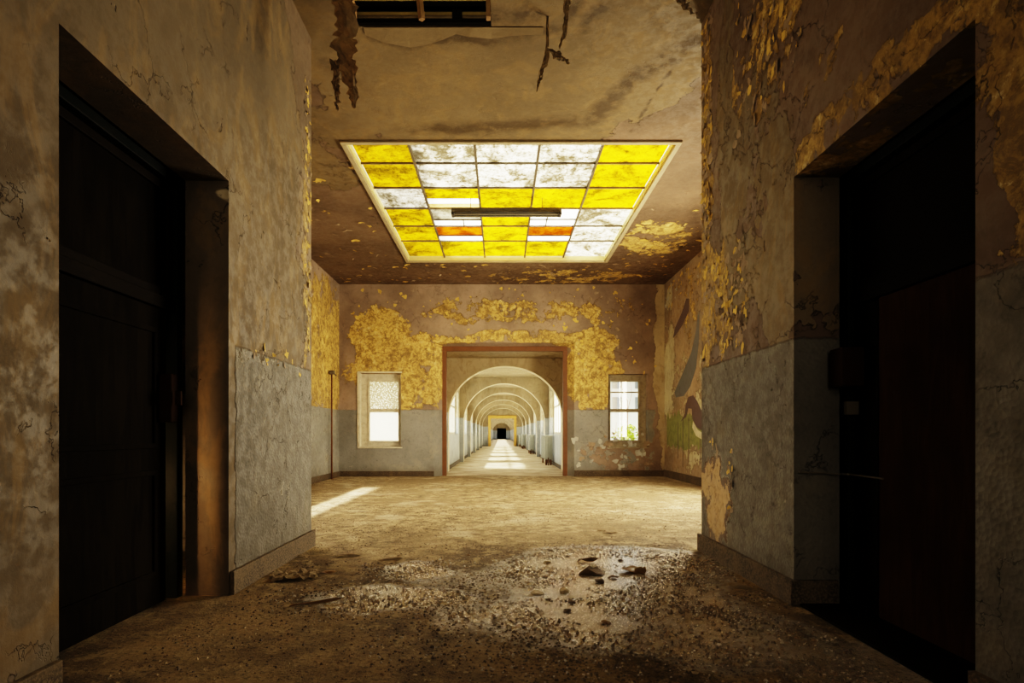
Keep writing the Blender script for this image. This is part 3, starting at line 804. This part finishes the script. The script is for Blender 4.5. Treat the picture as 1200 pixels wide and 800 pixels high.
# ------------------------------------------------------------------ hanging paint skins
def strip(name, path, widths, mat, label, seed, tear=.35, thick=.004):
    rr = random.Random(seed); bm = bmesh.new(); nseg = 40; nw = 8
    P = [Vector(p) for p in path]; rows = []
    for i in range(nseg+1):
        f = i/nseg*(len(P)-1); k = min(int(f), len(P)-2); t_ = f-k
        c = P[k].lerp(P[k+1], t_); w = widths[k]*(1-t_) + widths[k+1]*t_
        c = c + Vector((0, .02*math.sin(i*.7+seed), 0))
        row = []
        l = w*(1 + tear*rr.uniform(-1, .4)); rgt = w*(1 + tear*rr.uniform(-1, .4))
        for j in range(nw+1):
            s = j/nw*2-1
            o = s*(l if s < 0 else rgt)
            curl = .55*w*(s*s) * math.sin(i*.33+seed) + .01*rr.uniform(-1, 1)
            row.append(bm.verts.new((c.x + o, c.y + curl, c.z + .008*rr.uniform(-1, 1))))
        rows.append(row)
    for i in range(nseg):
        for j in range(nw): bm.faces.new([rows[i][j], rows[i][j+1], rows[i+1][j+1], rows[i+1][j]])
    bmesh.ops.solidify(bm, geom=bm.faces[:], thickness=thick)
    return tag(link(name, bm, mat), label, 'peeling paint')
strip('hanging_paint_strip', [(-1.52, 5.30, 5.42), (-1.46, 5.28, 5.2), (-1.46, 5.27, 4.8), (-1.40, 5.26, 4.5), (-1.35, 5.26, 4.2)], [.13, .13, .12, .095, .02], m_strip, 'long ragged brown strip of paint hanging from the ceiling at left', 3, .6)
strip('hanging_paint_strip', [(-1.50, 5.12, 4.55), (-1.475, 5.12, 4.3), (-1.475, 5.12, 4.12)], [.035, .035, .015], m_strip, 'small shred of paint dangling beside the long ragged strip', 5, .5)
strip('hanging_paint_strip', [(.47, 5.75, 5.41), (.47, 5.73, 5.1), (.46, 5.72, 4.98), (.40, 5.72, 4.80), (.36, 5.72, 4.64)], [.014, .018, .03, .03, .004], m_strip2, 'thin pointed paint curl hanging straight down left of the forked one', 11, .3)
strip('hanging_paint_strip', [(.46, 5.62, 5.0), (.53, 5.62, 4.96), (.60, 5.62, 4.90), (.68, 5.62, 4.86)], [.015, .05, .05, .006], m_strip2, 'short torn paint tongue sticking out sideways from the hanging curl', 13, .3)
strip('hanging_paint_strip', [(.64, 5.35, 5.41), (.62, 5.34, 5.25), (.61, 5.33, 5.1), (.60, 5.33, 4.95), (.55, 5.33, 4.82)], [.035, .04, .022, .03, .01], m_strip2, 'longer paint curl hanging right beside the pointed one', 17, .4)
strip('hanging_paint_strip', [(1.72, 5.45, 5.41), (1.74, 5.44, 5.3), (1.82, 5.44, 5.24), (1.90, 5.43, 5.17)], [.06, .05, .02, .004], m_strip2, 'small paint curl hanging by the top of the right wall', 19, .4)
strip('hanging_paint_strip', [(1.69, 5.32, 5.41), (1.69, 5.31, 5.3), (1.70, 5.31, 5.20)], [.02, .015, .012], m_strip2, 'tiny paint hook hanging left of the curl by the right wall', 23, .4)

# sagging paint skin along the near ceiling: a thin lip with a wavy front edge
def sag():
    pts = [(-1.42, 5.98), (-1.25, 6.07), (-.98, 6.16), (-.80, 6.12), (-.62, 6.03), (-.47, 5.96), (-.33, 5.98), (-.10, 6.03), (.12, 5.97), (.44, 5.95)]
    bm = bmesh.new(); a = []; b = []
    for i, (x, y) in enumerate(pts):
        a.append(bm.verts.new((x, 5.875, H-.003))); b.append(bm.verts.new((x, y, H-.012-.016*math.sin(i*1.3)**2)))
    for i in range(len(pts)-1): bm.faces.new([a[i], a[i+1], b[i+1], b[i]])
    bmesh.ops.subdivide_edges(bm, edges=bm.edges[:], cuts=2, smooth=.4)
    bmesh.ops.solidify(bm, geom=bm.faces[:], thickness=.004)
    tag(link('sagging_paint_skin', bm, m_sag), 'loose sagging skin of tan ceiling paint just beyond the dark opening', 'peeling paint')
m_sag = simple('tan_ceiling_skin', (.14, .104, .056), .8, .3, 3)
sag()

# ------------------------------------------------------------------ curled flakes still on the walls
def flakes(name, label, axis, pos, sgn, regions, mats, seed, smin=.02, smax=.06, lift=.02, elong=1.7):
    rr = random.Random(seed); bm = bmesh.new()
    for (u0, u1, v0, v1, cnt) in regions:
        for _ in range(cnt):
            u = rr.uniform(u0, u1); v = rr.uniform(v0, v1); w = rr.uniform(smin, smax); h = w*rr.uniform(.8, elong)
            mi = rr.randrange(len(mats)); ang = rr.uniform(-.5, .5); lf = rr.uniform(.2, 1)*lift
            n = 9; ring = []; cen = None
            side = rr.choice((-1, 1))
            def W(a, b):
                ca, sa = math.cos(ang), math.sin(ang)
                aa = a*ca - b*sa; bb = a*sa + b*ca
                d = .002 + lf*(max(0, side*a/w)**1.5) + lf*.5*max(0, -b/h)**2
                d = pos + sgn*d
                return {'X': (d, u+aa, v+bb), 'Y': (u+aa, d, v+bb), 'Z': (u+aa, v+bb, d)}[axis]
            cen = bm.verts.new(W(0, 0))
            for k in range(n):
                t_ = 2*PI*k/n; q = rr.uniform(.3, 1.25)
                ring.append(bm.verts.new(W(w*q*math.cos(t_), h*q*math.sin(t_))))
            for k in range(n):
                f = bm.faces.new([cen, ring[k], ring[(k+1) % n]]); f.material_index = mi
    o = link(name, bm, mats); tag(o, label, 'paint flakes', kind='stuff'); return o
flakes('paint_flakes', 'curling mauve and yellow paint flakes on the right near wall', 'X', NR, -1,
       [(4.75, 5.80, 1.9, 2.85, 190), (5.55, 5.82, 2.8, 5.3, 200), (3.9, 5.0, 3.7, 4.9, 90), (5.3, 5.6, 1.0, 1.15, 8), (5.05, 5.15, .3, 1.1, 20)], [m_flake_m, m_flake_m, m_flake_y], 1, .015, .045, .02)
flakes('paint_flakes', 'paint flakes along the far edge of the left near wall', 'X', NL, 1, [(5.85, 6.04, 2.0, 4.9, 90), (4.6, 5.8, 1.75, 1.95, 14)], [m_flake_m, m_flake_y], 2, .012, .035, .018)
flakes('paint_flakes', 'pale curling paint flakes low on the end wall at right', 'Y', FW, -1, [(2.0, 4.3, .25, 1.2, 36)], [m_flake_g, m_flake_g, m_flake_m], 3, .04, .11, .05, 1.2)
flakes('paint_flakes', 'small cream and yellow paint flakes high on the end wall', 'Y', FW, -1, [(-4.3, 4.3, 3.9, 5.3, 90), (2.1, 4.4, 2.9, 4.0, 30)], [m_flake_y, m_flake_m, m_flake_y], 4, .02, .07, .03, 1.2)
flakes('paint_flakes', 'hanging paint flakes on the hall ceiling round the skylight', 'Z', H, -1, [(2.65, 4.5, 10.5, 14.5, 60), (-4.4, -2.4, 9, 13.8, 50), (-4.4, 4.5, 14, 15.9, 110)], [m_flake_y, m_flake_m], 5, .03, .10, .05, 1.2)
flakes('paint_flakes', 'paint flakes on the mural wall of the hall', 'X', HR, -1, [(12.5, 15.9, 4.6, 5.3, 60)], [m_flake_y, m_flake_g], 6, .03, .08, .04, 1.2)

# ------------------------------------------------------------------ mural on the right hall wall (flat paint, a few mm proud)
m_mgreen = simple('mural_green', (.17, .185, .07), .8, .8, 5)
m_mblue = simple('mural_slate', (.10, .105, .11), .8, .4, 6)
m_mdark = simple('mural_purple_brown', (.085, .06, .06), .8, .4, 6)
m_mpale = simple('mural_pale', (.50, .46, .33), .8, .5, 6)
def mural():
    r = empty('painted_mural', (HR-.002, 14.3, 1.5)); tag(r, 'faded painted mural of long-necked birds over green reeds on the side wall', 'mural')
    inv = Matrix.Translation(r.location).inverted()
    def sh(nm, pts, m, d):
        # pts in photo-measured (Y, Z) metres on the wall
        bm = bmesh.new()
        f = bm.faces.new([bm.verts.new((HR-d, y, z)) for y, z in pts])
        g = bmesh.ops.extrude_face_region(bm, geom=[f]); 
        for v in g['geom']:
            if isinstance(v, bmesh.types.BMVert): v.co.x += .0015
        o = link(nm, bm, m, r); o.matrix_parent_inverse = inv
    rr = random.Random(5)
    top = [(12.4+i*.12, 1.72+rr.uniform(-.12, .12)) for i in range(29)]
    bot = [(12.4+i*.12, .86+rr.uniform(-.10, .10)) for i in range(29)][::-1]
    sh('reeds', top+bot, m_mgreen, .003)
    # large standing bird: slanting slate body
    sh('large_bird', [(13.15, 4.05), (13.3, 3.95), (13.42, 3.6), (13.75, 3.15), (14.35, 2.75), (15.05, 2.3), (14.95, 2.15), (14.3, 2.15), (13.8, 2.35), (13.4, 2.75), (13.22, 3.3)], m_mblue, .005)
    sh('large_bird_neck', [(14.1, 4.55), (14.5, 4.25), (15.0, 4.0), (15.2, 3.75), (15.0, 3.78), (14.4, 3.95), (13.9, 4.2), (13.9, 4.5)], m_mdark, .005)
    # smaller bird: hooked neck and beak
    sh('small_bird', [(13.3, 1.95), (13.6, 2.12), (13.95, 2.1), (14.15, 1.9), (14.2, 1.7), (14.55, 1.5), (14.1, 1.62), (13.95, 1.82), (13.7, 1.8), (13.65, 1.55), (13.35, 1.35), (12.7, 1.2), (12.6, 1.6), (13.0, 1.7)], m_mdark, .006)
    sh('small_bird_breast', [(13.6, 1.5), (13.3, 1.3), (12.7, 1.15), (12.9, 1.05), (13.4, 1.15), (13.65, 1.35)], m_mpale, .008)
    for (y, z0, z1) in ((14.35, .35, 1.62), (13.9, .5, 1.6), (14.75, .55, 1.5), (13.1, .5, 1.12), (12.95, .5, 1.1)):
        sh('bird_leg', [(y, z0), (y+.04, z0), (y+.04, z1), (y, z1)], m_mdark, .005)
mural()

# rusty pipe on the left
bm = bmesh.new(); tube(bm, [(-4.46, 15.0, 0), (-4.46, 15.0, 2.78)], .022, 10)
rp = empty('rusty_pipe', (-4.46, 15.0, 0)); tag(rp, 'thin rusty standpipe in front of the left hall wall', 'pipe')
inv = Matrix.Translation(rp.location).inverted()
o = link('pipe', bm, m_rust, rp, True); o.matrix_parent_inverse = inv
bm = bmesh.new(); box(bm, -4.52, -4.38, 14.94, 15.06, 2.76, 2.86, .015); tube(bm, [(-4.55, 15, 2.8), (-4.40, 15, 2.8), (-4.34, 15.0, 2.72)], .02, 8)
o = link('valve_cap', bm, m_bar, rp); o.matrix_parent_inverse = inv

# ------------------------------------------------------------------ floor debris
def rock(seed, r, flat=.5):
    rr = random.Random(seed); bm = bmesh.new(); bmesh.ops.create_icosphere(bm, subdivisions=1 if r < .02 else 2, radius=r)
    o = Vector((seed*1.7, seed*.3, 0))
    for v in bm.verts:
        d = 1 + .45*mnoise.noise(v.co/r*1.1 + o) + .12*rr.uniform(-1, 1)
        v.co = Vector((v.co.x*d, v.co.y*d, max(-r*.25, v.co.z*d)*flat))
    zmin = min(v.co.z for v in bm.verts)
    for v in bm.verts: v.co.z -= zmin
    return bm
def plate(seed, rx, ry, th, warp=.02, n=11):
    rr = random.Random(seed); bm = bmesh.new()
    out = [(rx*rr.uniform(.65, 1.1)*math.cos(2*PI*k/n), ry*rr.uniform(.65, 1.1)*math.sin(2*PI*k/n)) for k in range(n)]
    c = bm.verts.new((0, 0, warp)); ring = [bm.verts.new((x, y, rr.uniform(0, warp))) for x, y in out]
    mid = [bm.verts.new((x*.55, y*.55, warp*rr.uniform(.5, 1.2))) for x, y in out]
    for k in range(n):
        bm.faces.new([c, mid[k], mid[(k+1) % n]]); bm.faces.new([mid[k], ring[k], ring[(k+1) % n], mid[(k+1) % n]])
    bmesh.ops.solidify(bm, geom=bm.faces[:], thickness=th)
    zmin = min(v.co.z for v in bm.verts)
    for v in bm.verts: v.co.z -= zmin
    return bm
def sheet():
    bm = bmesh.new(); n = 16; g = []
    for i in range(n+1):
        row = []
        for j in range(n+1):
            x = (i/n-.5)*.36; y = (j/n-.5)*.30; q = Vector((x*11, y*11, 4.2))
            e = .02*mnoise.noise(Vector((x*30, y*30, 1)))
            z = .022 + .05*abs(mnoise.noise(q)) + .02*mnoise.noise(q*2.7)
            row.append(bm.verts.new((x+e, y+e*(1 if i % 2 else -1)+.1*x*(j/n-.5), z)))
        g.append(row)
    for i in range(n):
        for j in range(n):
            if mnoise.noise(Vector((i*.35, j*.35, 9))) > .42: continue
            bm.faces.new([g[i][j], g[i+1][j], g[i+1][j+1], g[i][j+1]])
    bmesh.ops.solidify(bm, geom=bm.faces[:], thickness=.004)
    for v in [v for v in bm.verts if not v.link_faces]: bm.verts.remove(v)
    zmin = min(v.co.z for v in bm.verts)
    for v in bm.verts: v.co.z -= zmin
    return bm
def fl(px, py):     # photo-measured spot on the floor plane
    Y = 800/(py-508); return (px-587)*Y/667, Y
SPOTS = []
def put(o, px, py, rz=0, z=0):
    x, y = fl(px, py); SPOTS.append((x, y)); o.location = (x, y, z); o.rotation_euler = (0, 0, rz); return o
put(tag(link('fallen_board_piece', plate(31, .15, .10, .018, .05), m_ochre), 'tan broken slab lying at the right end of the wet debris', 'debris'), 744, 670)
put(tag(link('fallen_board_piece', plate(32, .13, .10, .015, .05), m_rubble), 'dark grey-brown slab propped in the middle of the puddle debris', 'debris'), 694, 672, .6)
put(tag(link('fallen_board_piece', plate(33, .12, .05, .012, .04), m_rubble), 'long narrow brown fragment behind the puddle slabs', 'debris'), 689, 658, .1)
put(tag(link('fallen_board_piece', plate(43, .06, .05, .02, .02), m_rubble), 'flat brown fragment lying between the two puddle slabs', 'debris'), 719, 677, .3)
put(tag(link('brick_fragment', rock(34, .04, .6), m_darkrub), 'dark lump of brick in front of the puddle slabs', 'debris'), 703, 682)
put(tag(link('brick_fragment', rock(44, .025, .6), m_darkrub), 'dark pebble on the white gleam right of the slabs', 'debris'), 727, 657)
put(tag(link('stone', rock(35, .04, .7), m_plaster), 'squarish pale stone left of the ochre puddle', 'stone'), 662, 694)
put(tag(link('stone', rock(36, .045, .35), m_plaster), 'flat oval pale stone beside the squarish one', 'stone'), 630, 695)
put(tag(link('stone', rock(37, .026, .6), m_darkrub), 'dark stone in the lower middle of the wet floor', 'stone'), 665, 716)
put(tag(link('stone', rock(38, .03, .5), m_rubble), 'brown stone in the wet gravel right of centre', 'stone'), 710, 730)
put(tag(link('stone', rock(39, .035, .4), m_plaster), 'pale flat stone at the back of the wet patch', 'stone'), 641, 659)
put(tag(link('plaster_chip', plate(40, .11, .06, .01, .03), m_plaster), 'pale curled plaster chip by the right wall skirting', 'debris'), 865, 688, -.4)
put(tag(link('plaster_chip', plate(41, .10, .05, .01, .02), m_plaster), 'thin pale chip on the hall floor beyond the puddle', 'debris'), 717, 625)
put(tag(link('plaster_chip', plate(45, .07, .04, .01, .02), m_plaster), 'smaller pale chip just left of the thin hall chip', 'debris'), 704, 622)
put(tag(link('crumpled_paper', sheet(), m_plaster), 'crumpled pale sheet on the floor by the left wall', 'paper'), 347, 676, .3)
put(tag(link('plaster_chip', plate(46, .13, .05, .01, .03), m_plaster), 'long pale chip on the floor behind and right of the crumpled sheet', 'debris'), 408, 652, .1)
put(tag(link('plaster_chip', plate(47, .08, .05, .01, .02), m_ochre), 'small tan chip right of the crumpled sheet', 'debris'), 385, 671, .5)
put(tag(link('plaster_chip', plate(48, .07, .05, .012, .03), m_plaster), 'small pale chip tight against the left skirting', 'debris'), 355, 653, .5)
put(tag(link('wood_splinter', plate(49, .22, .025, .012, .02), m_batten), 'thin wood splinter left of the white puddle gleam', 'debris'), 375, 706, .55)
put(tag(link('plaster_chip', plate(50, .12, .05, .01, .02), m_plaster), 'pale flat shard at the left edge of the wet patch', 'debris'), 460, 655, .1)
protos = [rock(s, .011 + .003*(s % 3), .55) for s in range(60, 66)]
pm = []
for i, b in enumerate(protos):
    pm.append(link('rubble_crumb', b, [m_darkrub, m_rubble, m_plaster, m_darkrub, m_rubble, m_darkrub][i]))
rr = random.Random(99); cnt = 0
while cnt < 170:
    px = rr.gauss(600, 130); py = rr.uniform(640, 795)
    if not 300 < px < 880: continue
    x, y = fl(px, py)
    if x < NL+.1 or x > NR-.1 or any(abs(x-u) < .2 and abs(y-v) < .12 for u, v in SPOTS): continue
    o = pm[cnt % 6] if cnt < 6 else pm[cnt % 6].copy()
    if cnt >= 6: C.objects.link(o)
    s = rr.uniform(.5, 1.5) * (.8 if y < 4 else 1.1)
    o.location = (x, y, -.001); o.rotation_euler = (0, 0, rr.uniform(0, 6.28)); o.scale = (s, s*rr.uniform(.6, 1), s*rr.uniform(.6, 1))
    tag(o, 'small dark crumb of rubble scattered over the wet floor', 'rubble', 'crumbs of rubble scattered over the wet floor'); cnt += 1
# grit
bm = bmesh.new(); rr = random.Random(5)
for _ in range(16000):
    y = rr.uniform(2.6, 9.5) if rr.random() < .8 else rr.uniform(2.6, 15.5)
    lim0, lim1 = (NL+.06, NR-.06) if y < 6.2 else (HL+.1, HR-.1)
    x = rr.uniform(lim0, lim1)
    dens = mnoise.noise(Vector((x*.9, y*.9, 0)))
    if dens < rr.uniform(-.5, .35): continue
    if any(abs(x-u) < .24 and abs(y-v) < .2 for u, v in SPOTS[:24]): continue
    s = rr.uniform(.003, .012)
    a = rr.uniform(0, 6.28)
    vs = [bm.verts.new((x+s*math.cos(a+k*2.1)*rr.uniform(.7, 1.3), y+s*math.sin(a+k*2.1)*rr.uniform(.7, 1.3), 0)) for k in range(3)]
    tp = bm.verts.new((x, y, s*rr.uniform(.5, 1.1)))
    mi = rr.choice((0, 0, 1, 2))
    for k in range(3): f = bm.faces.new([vs[k], vs[(k+1) % 3], tp]); f.material_index = mi

rr = random.Random(8)
WB_ = [(-.95, 4.15, .75, .42), (-.80, 5.0, .45, .45), (1.15, 5.2, 1.1, .85), (1.05, 3.9, .9, .95), (.2, 4.4, 1.3, .95), (.45, 3.5, 1.1, .7), (1.5, 3.1, .7, .6)]
n_ = 0
while n_ < 9000:
    x = rr.uniform(-1.8, 1.98); y = rr.uniform(2.6, 6.2)
    q = min(((x-a)/c)**2 + ((y-b)/d_)**2 for a, b, c, d_ in WB_)
    if q > rr.uniform(.4, 1.6) or mnoise.noise(Vector((x*2.2, y*2.2, 3))) < rr.uniform(-.55, .3): n_ += .15; continue
    if any(abs(x-u) < .16 and abs(y-v) < .14 for u, v in SPOTS): continue
    s_ = rr.uniform(.004, .010)*(1.5 if rr.random() < .12 else 1); a = rr.uniform(0, 6.28); e = rr.uniform(.6, 1)
    vs = [bm.verts.new((x+s_*math.cos(a+k*1.257)*rr.uniform(.7, 1.2), y+e*s_*math.sin(a+k*1.257)*rr.uniform(.7, 1.2), 0)) for k in range(5)]
    vt = [bm.verts.new((x+(v.co.x-x)*.6, y+(v.co.y-y)*.6, s_*rr.uniform(.5, .9))) for v in vs]
    mi = rr.choice((0, 0, 3, 1, 4))
    for k in range(5): f = bm.faces.new([vs[k], vs[(k+1) % 5], vt[(k+1) % 5], vt[k]]); f.material_index = mi
    f = bm.faces.new(vt); f.material_index = mi; n_ += 1
m_wetg = simple('wet_gravel', (.10, .075, .045), .25, .5, 20, spec=.8)
m_wetp = simple('wet_pale_gravel', (.30, .26, .2), .3, .5, 20, spec=.8)
tag(link('floor_grit', bm, [m_darkrub, m_rubble, m_plaster, m_wetg, m_wetp]), 'fine grit and wet gravel strewn over the whole dirty floor', 'grit', kind='stuff')

# ------------------------------------------------------------------ outside
bm = bmesh.new(); slab(bm, 'Z', -.6, -.5, -60, 60, -20, 160); struct('floor_outside', bm, m_grass)
def facade():
    r = empty('white_building', (16, 60, 0)); tag(r, 'white rendered building seen through the right-hand window', 'building')
    inv = Matrix.Translation(r.location).inverted()
    bm = bmesh.new(); slab(bm, 'Y', 60, 60.5, 8, 28, -.5, 7.4); o = link('wall', bm, m_facade, r); o.matrix_parent_inverse = inv
    bm = bmesh.new(); vs = [bm.verts.new(p) for p in ((7.6, 59.6, 6.9), (28.4, 59.6, 6.9), (28.4, 64, 10.0), (7.6, 64, 10.0))]; bm.faces.new(vs); bmesh.ops.solidify(bm, geom=bm.faces[:], thickness=.15)
    o = link('roof', bm, m_grass, r); o.matrix_parent_inverse = inv
    for z in (3.7, 6.0):
        for x in (11.8, 14.2, 16.6, 19):
            bm = bmesh.new()
            box(bm, x-.05, x+.98, 59.9, 59.98, z-.05, z+1.35)
            w = link('window', bm, m_fwin, r); w.matrix_parent_inverse = inv
            bm = bmesh.new(); box(bm, x+.43, x+.50, 59.85, 59.9, z, z+1.3); box(bm, x, x+.93, 59.85, 59.9, z+.6, z+.67)
            q = link('glazing_bars', bm, m_facade, w); q.matrix_parent_inverse = Matrix()
            q.matrix_parent_inverse = inv
facade()
# green shrub and bare shrub outside the right window
def shrub():
    rr = random.Random(4); bm = bmesh.new()
    for _ in range(900):
        a, b = rr.uniform(0, 6.28), rr.uniform(0, 1.5); d = rr.uniform(.6, 1)
        c = Vector((5.35 + 1.0*d*math.cos(a)*math.cos(b), 24 + .8*d*math.sin(a)*math.cos(b), -.5 + 2.1*d*math.sin(b)))
        s = rr.uniform(.05, .11); M = Matrix.Rotation(rr.uniform(0, 6), 3, Vector((rr.random(), rr.random(), rr.random())).normalized())
        vs = [bm.verts.new(c + M @ Vector(p)*s) for p in ((-1, 0, 0), (0, .5, 0), (1, 0, 0), (0, -.5, 0))]; bm.faces.new(vs)
    r = empty('leafy_shrub', (5.35, 24, -.5)); tag(r, 'yellow-green leafy shrub outside the right-hand window', 'shrub')
    o = link('foliage', bm, m_leaf, r); o.matrix_parent_inverse = Matrix.Translation(r.location).inverted()
    bm = bmesh.new()
    for k in range(5): tube(bm, [(5.35, 24, -.5), (5.35+.5*math.cos(k*1.3), 24+.4*math.sin(k*1.3), .8)], .03, 6)
    o = link('stem', bm, m_twig, r); o.matrix_parent_inverse = Matrix.Translation(r.location).inverted()
    bm = bmesh.new()
    for k in range(26):
        x = 6.3 + rr.uniform(-.5, .5); pts = []; dx = rr.uniform(-.22, .16)
        hh = rr.uniform(1.2, 2.2) if k > 3 else rr.uniform(4, 5)
        for i in range(7): f = i/6; pts.append((x + dx*f*5 + .15*math.sin(i*1.4+k), 25 + rr.uniform(-.2, .2), -.5 + hh*f))
        tube(bm, pts, [.022*(1-.8*i/6) + .004 for i in range(7)], 5)
    tag(link('bare_shrub', bm, m_twig), 'bare reddish twigs rising outside the right-hand window', 'shrub')
shrub()

# ------------------------------------------------------------------ lights
def area(name, loc, rot, sx, sy, power, col=(1, 1, 1), spread=180):
    l = bpy.data.lights.new(name, 'AREA'); l.shape = 'RECTANGLE'; l.size = sx; l.size_y = sy; l.energy = power; l.color = col; l.spread = math.radians(spread)
    o = bpy.data.objects.new(name, l); C.objects.link(o); o.location = loc; o.rotation_euler = rot; return o
WARM = (1, .80, .52)
area('skylight_daylight', ((SK[0]+SK[1])/2, (SK[2]+SK[3])/2, 6.65), (0, 0, 0), 4.9, 5.7, 200, (1, .92, .79))
area('left_window_daylight', (HL-.45, 9.8, 1.8), (0, -PI/2, 0), .7, 5.6, 270, WARM)
area('right_window_daylight', (HR+.45, 9.9, 2.3), (0, PI/2, 0), 2.6, 3.4, 820, WARM)
area('end_window_daylight', (-3.4, FW+.6, 1.86), (-PI/2, 0, 0), 1.3, 2.2, 14, (1, .95, .8))
for i, (a, b) in enumerate(wins[:6] + wins[6::2]):
    for s in (-1, 1):
        X = CL-.45 if s < 0 else CR+.45
        area('corridor_daylight', (X, (a+b)/2, 2.06), (0, s*PI/2, 0), 1.8, b-a, 140, (1, .93, .78))
# unseen fill lamp added behind the camera to lift the near surfaces
area('rear_fill_light', (0, -4.6, 3.0), (PI/2, 0, 0), 3.0, 3.0, 95, (1, .82, .56))
l = bpy.data.lights.new('roof_void_fill', 'POINT'); l.energy = 6; l.color = (1, .9, .6); l.shadow_soft_size = .1  # unseen fill lamp added to brighten the inside of the ceiling opening
o = bpy.data.objects.new('roof_void_fill', l); C.objects.link(o); o.location = (-.6, 4.9, 6.1)
# sun
s = bpy.data.lights.new('sun', 'SUN'); s.energy = 16; s.angle = math.radians(2.5); s.color = (1, .92, .75)
o = bpy.data.objects.new('sun', s); C.objects.link(o)
d = Vector((1.0, .12, -1.0)).normalized()
o.rotation_euler = d.to_track_quat('-Z', 'Y').to_euler(); o.location = (-20, 10, 20)
# lamp in the room behind the left door, seen only through the gap
l = bpy.data.lights.new('side_room_lamp', 'SPOT'); l.energy = 42; l.color = (1, .58, .24); l.shadow_soft_size = .04; l.spot_size = math.radians(150)
o = bpy.data.objects.new('side_room_lamp', l); C.objects.link(o); o.location = (-2.9, 3.84, .8)
o.rotation_euler = Vector((.8, .45, -.15)).to_track_quat('-Z', 'Y').to_euler()

l = bpy.data.lights.new('transom_gap_sunbeam', 'SPOT'); l.energy = 3; l.color = (1, .8, .45); l.shadow_soft_size = .004; l.spot_size = math.radians(16); l.spot_blend = .6
o = bpy.data.objects.new('transom_gap_sunbeam', l); C.objects.link(o); o.location = (-2.345, 4.10, 3.05)
o.rotation_euler = Vector((.36, .13, -.09)).to_track_quat('-Z', 'Y').to_euler()
w = bpy.data.worlds.new('sky'); sc.world = w; w.use_nodes = True
nt = w.node_tree; nt.nodes.clear()
ou = nt.nodes.new('ShaderNodeOutputWorld'); bg = nt.nodes.new('ShaderNodeBackground'); bg.inputs[0].default_value = (.95, .97, 1, 1); bg.inputs[1].default_value = 1.6
nt.links.new(bg.outputs[0], ou.inputs[0])

# ------------------------------------------------------------------ camera
cam = bpy.data.cameras.new('camera'); co = bpy.data.objects.new('camera', cam); C.objects.link(co)
co.location = (0, 0, 1.2); co.rotation_euler = (PI/2, 0, 0)
cam.lens = 20; cam.sensor_width = 36; cam.shift_x = 13/1200; cam.shift_y = 108/1200; cam.clip_start = .05; cam.clip_end = 500
sc.camera = co
sc.view_settings.view_transform = 'Filmic'; sc.view_settings.look = 'High Contrast'; sc.view_settings.exposure = .82
sc.cycles.use_denoising = True; sc.cycles.use_adaptive_sampling = True; sc.cycles.adaptive_threshold = .035
sc.cycles.max_bounces = 8; sc.cycles.diffuse_bounces = 5; sc.cycles.transmission_bounces = 6; sc.cycles.sample_clamp_indirect = 6
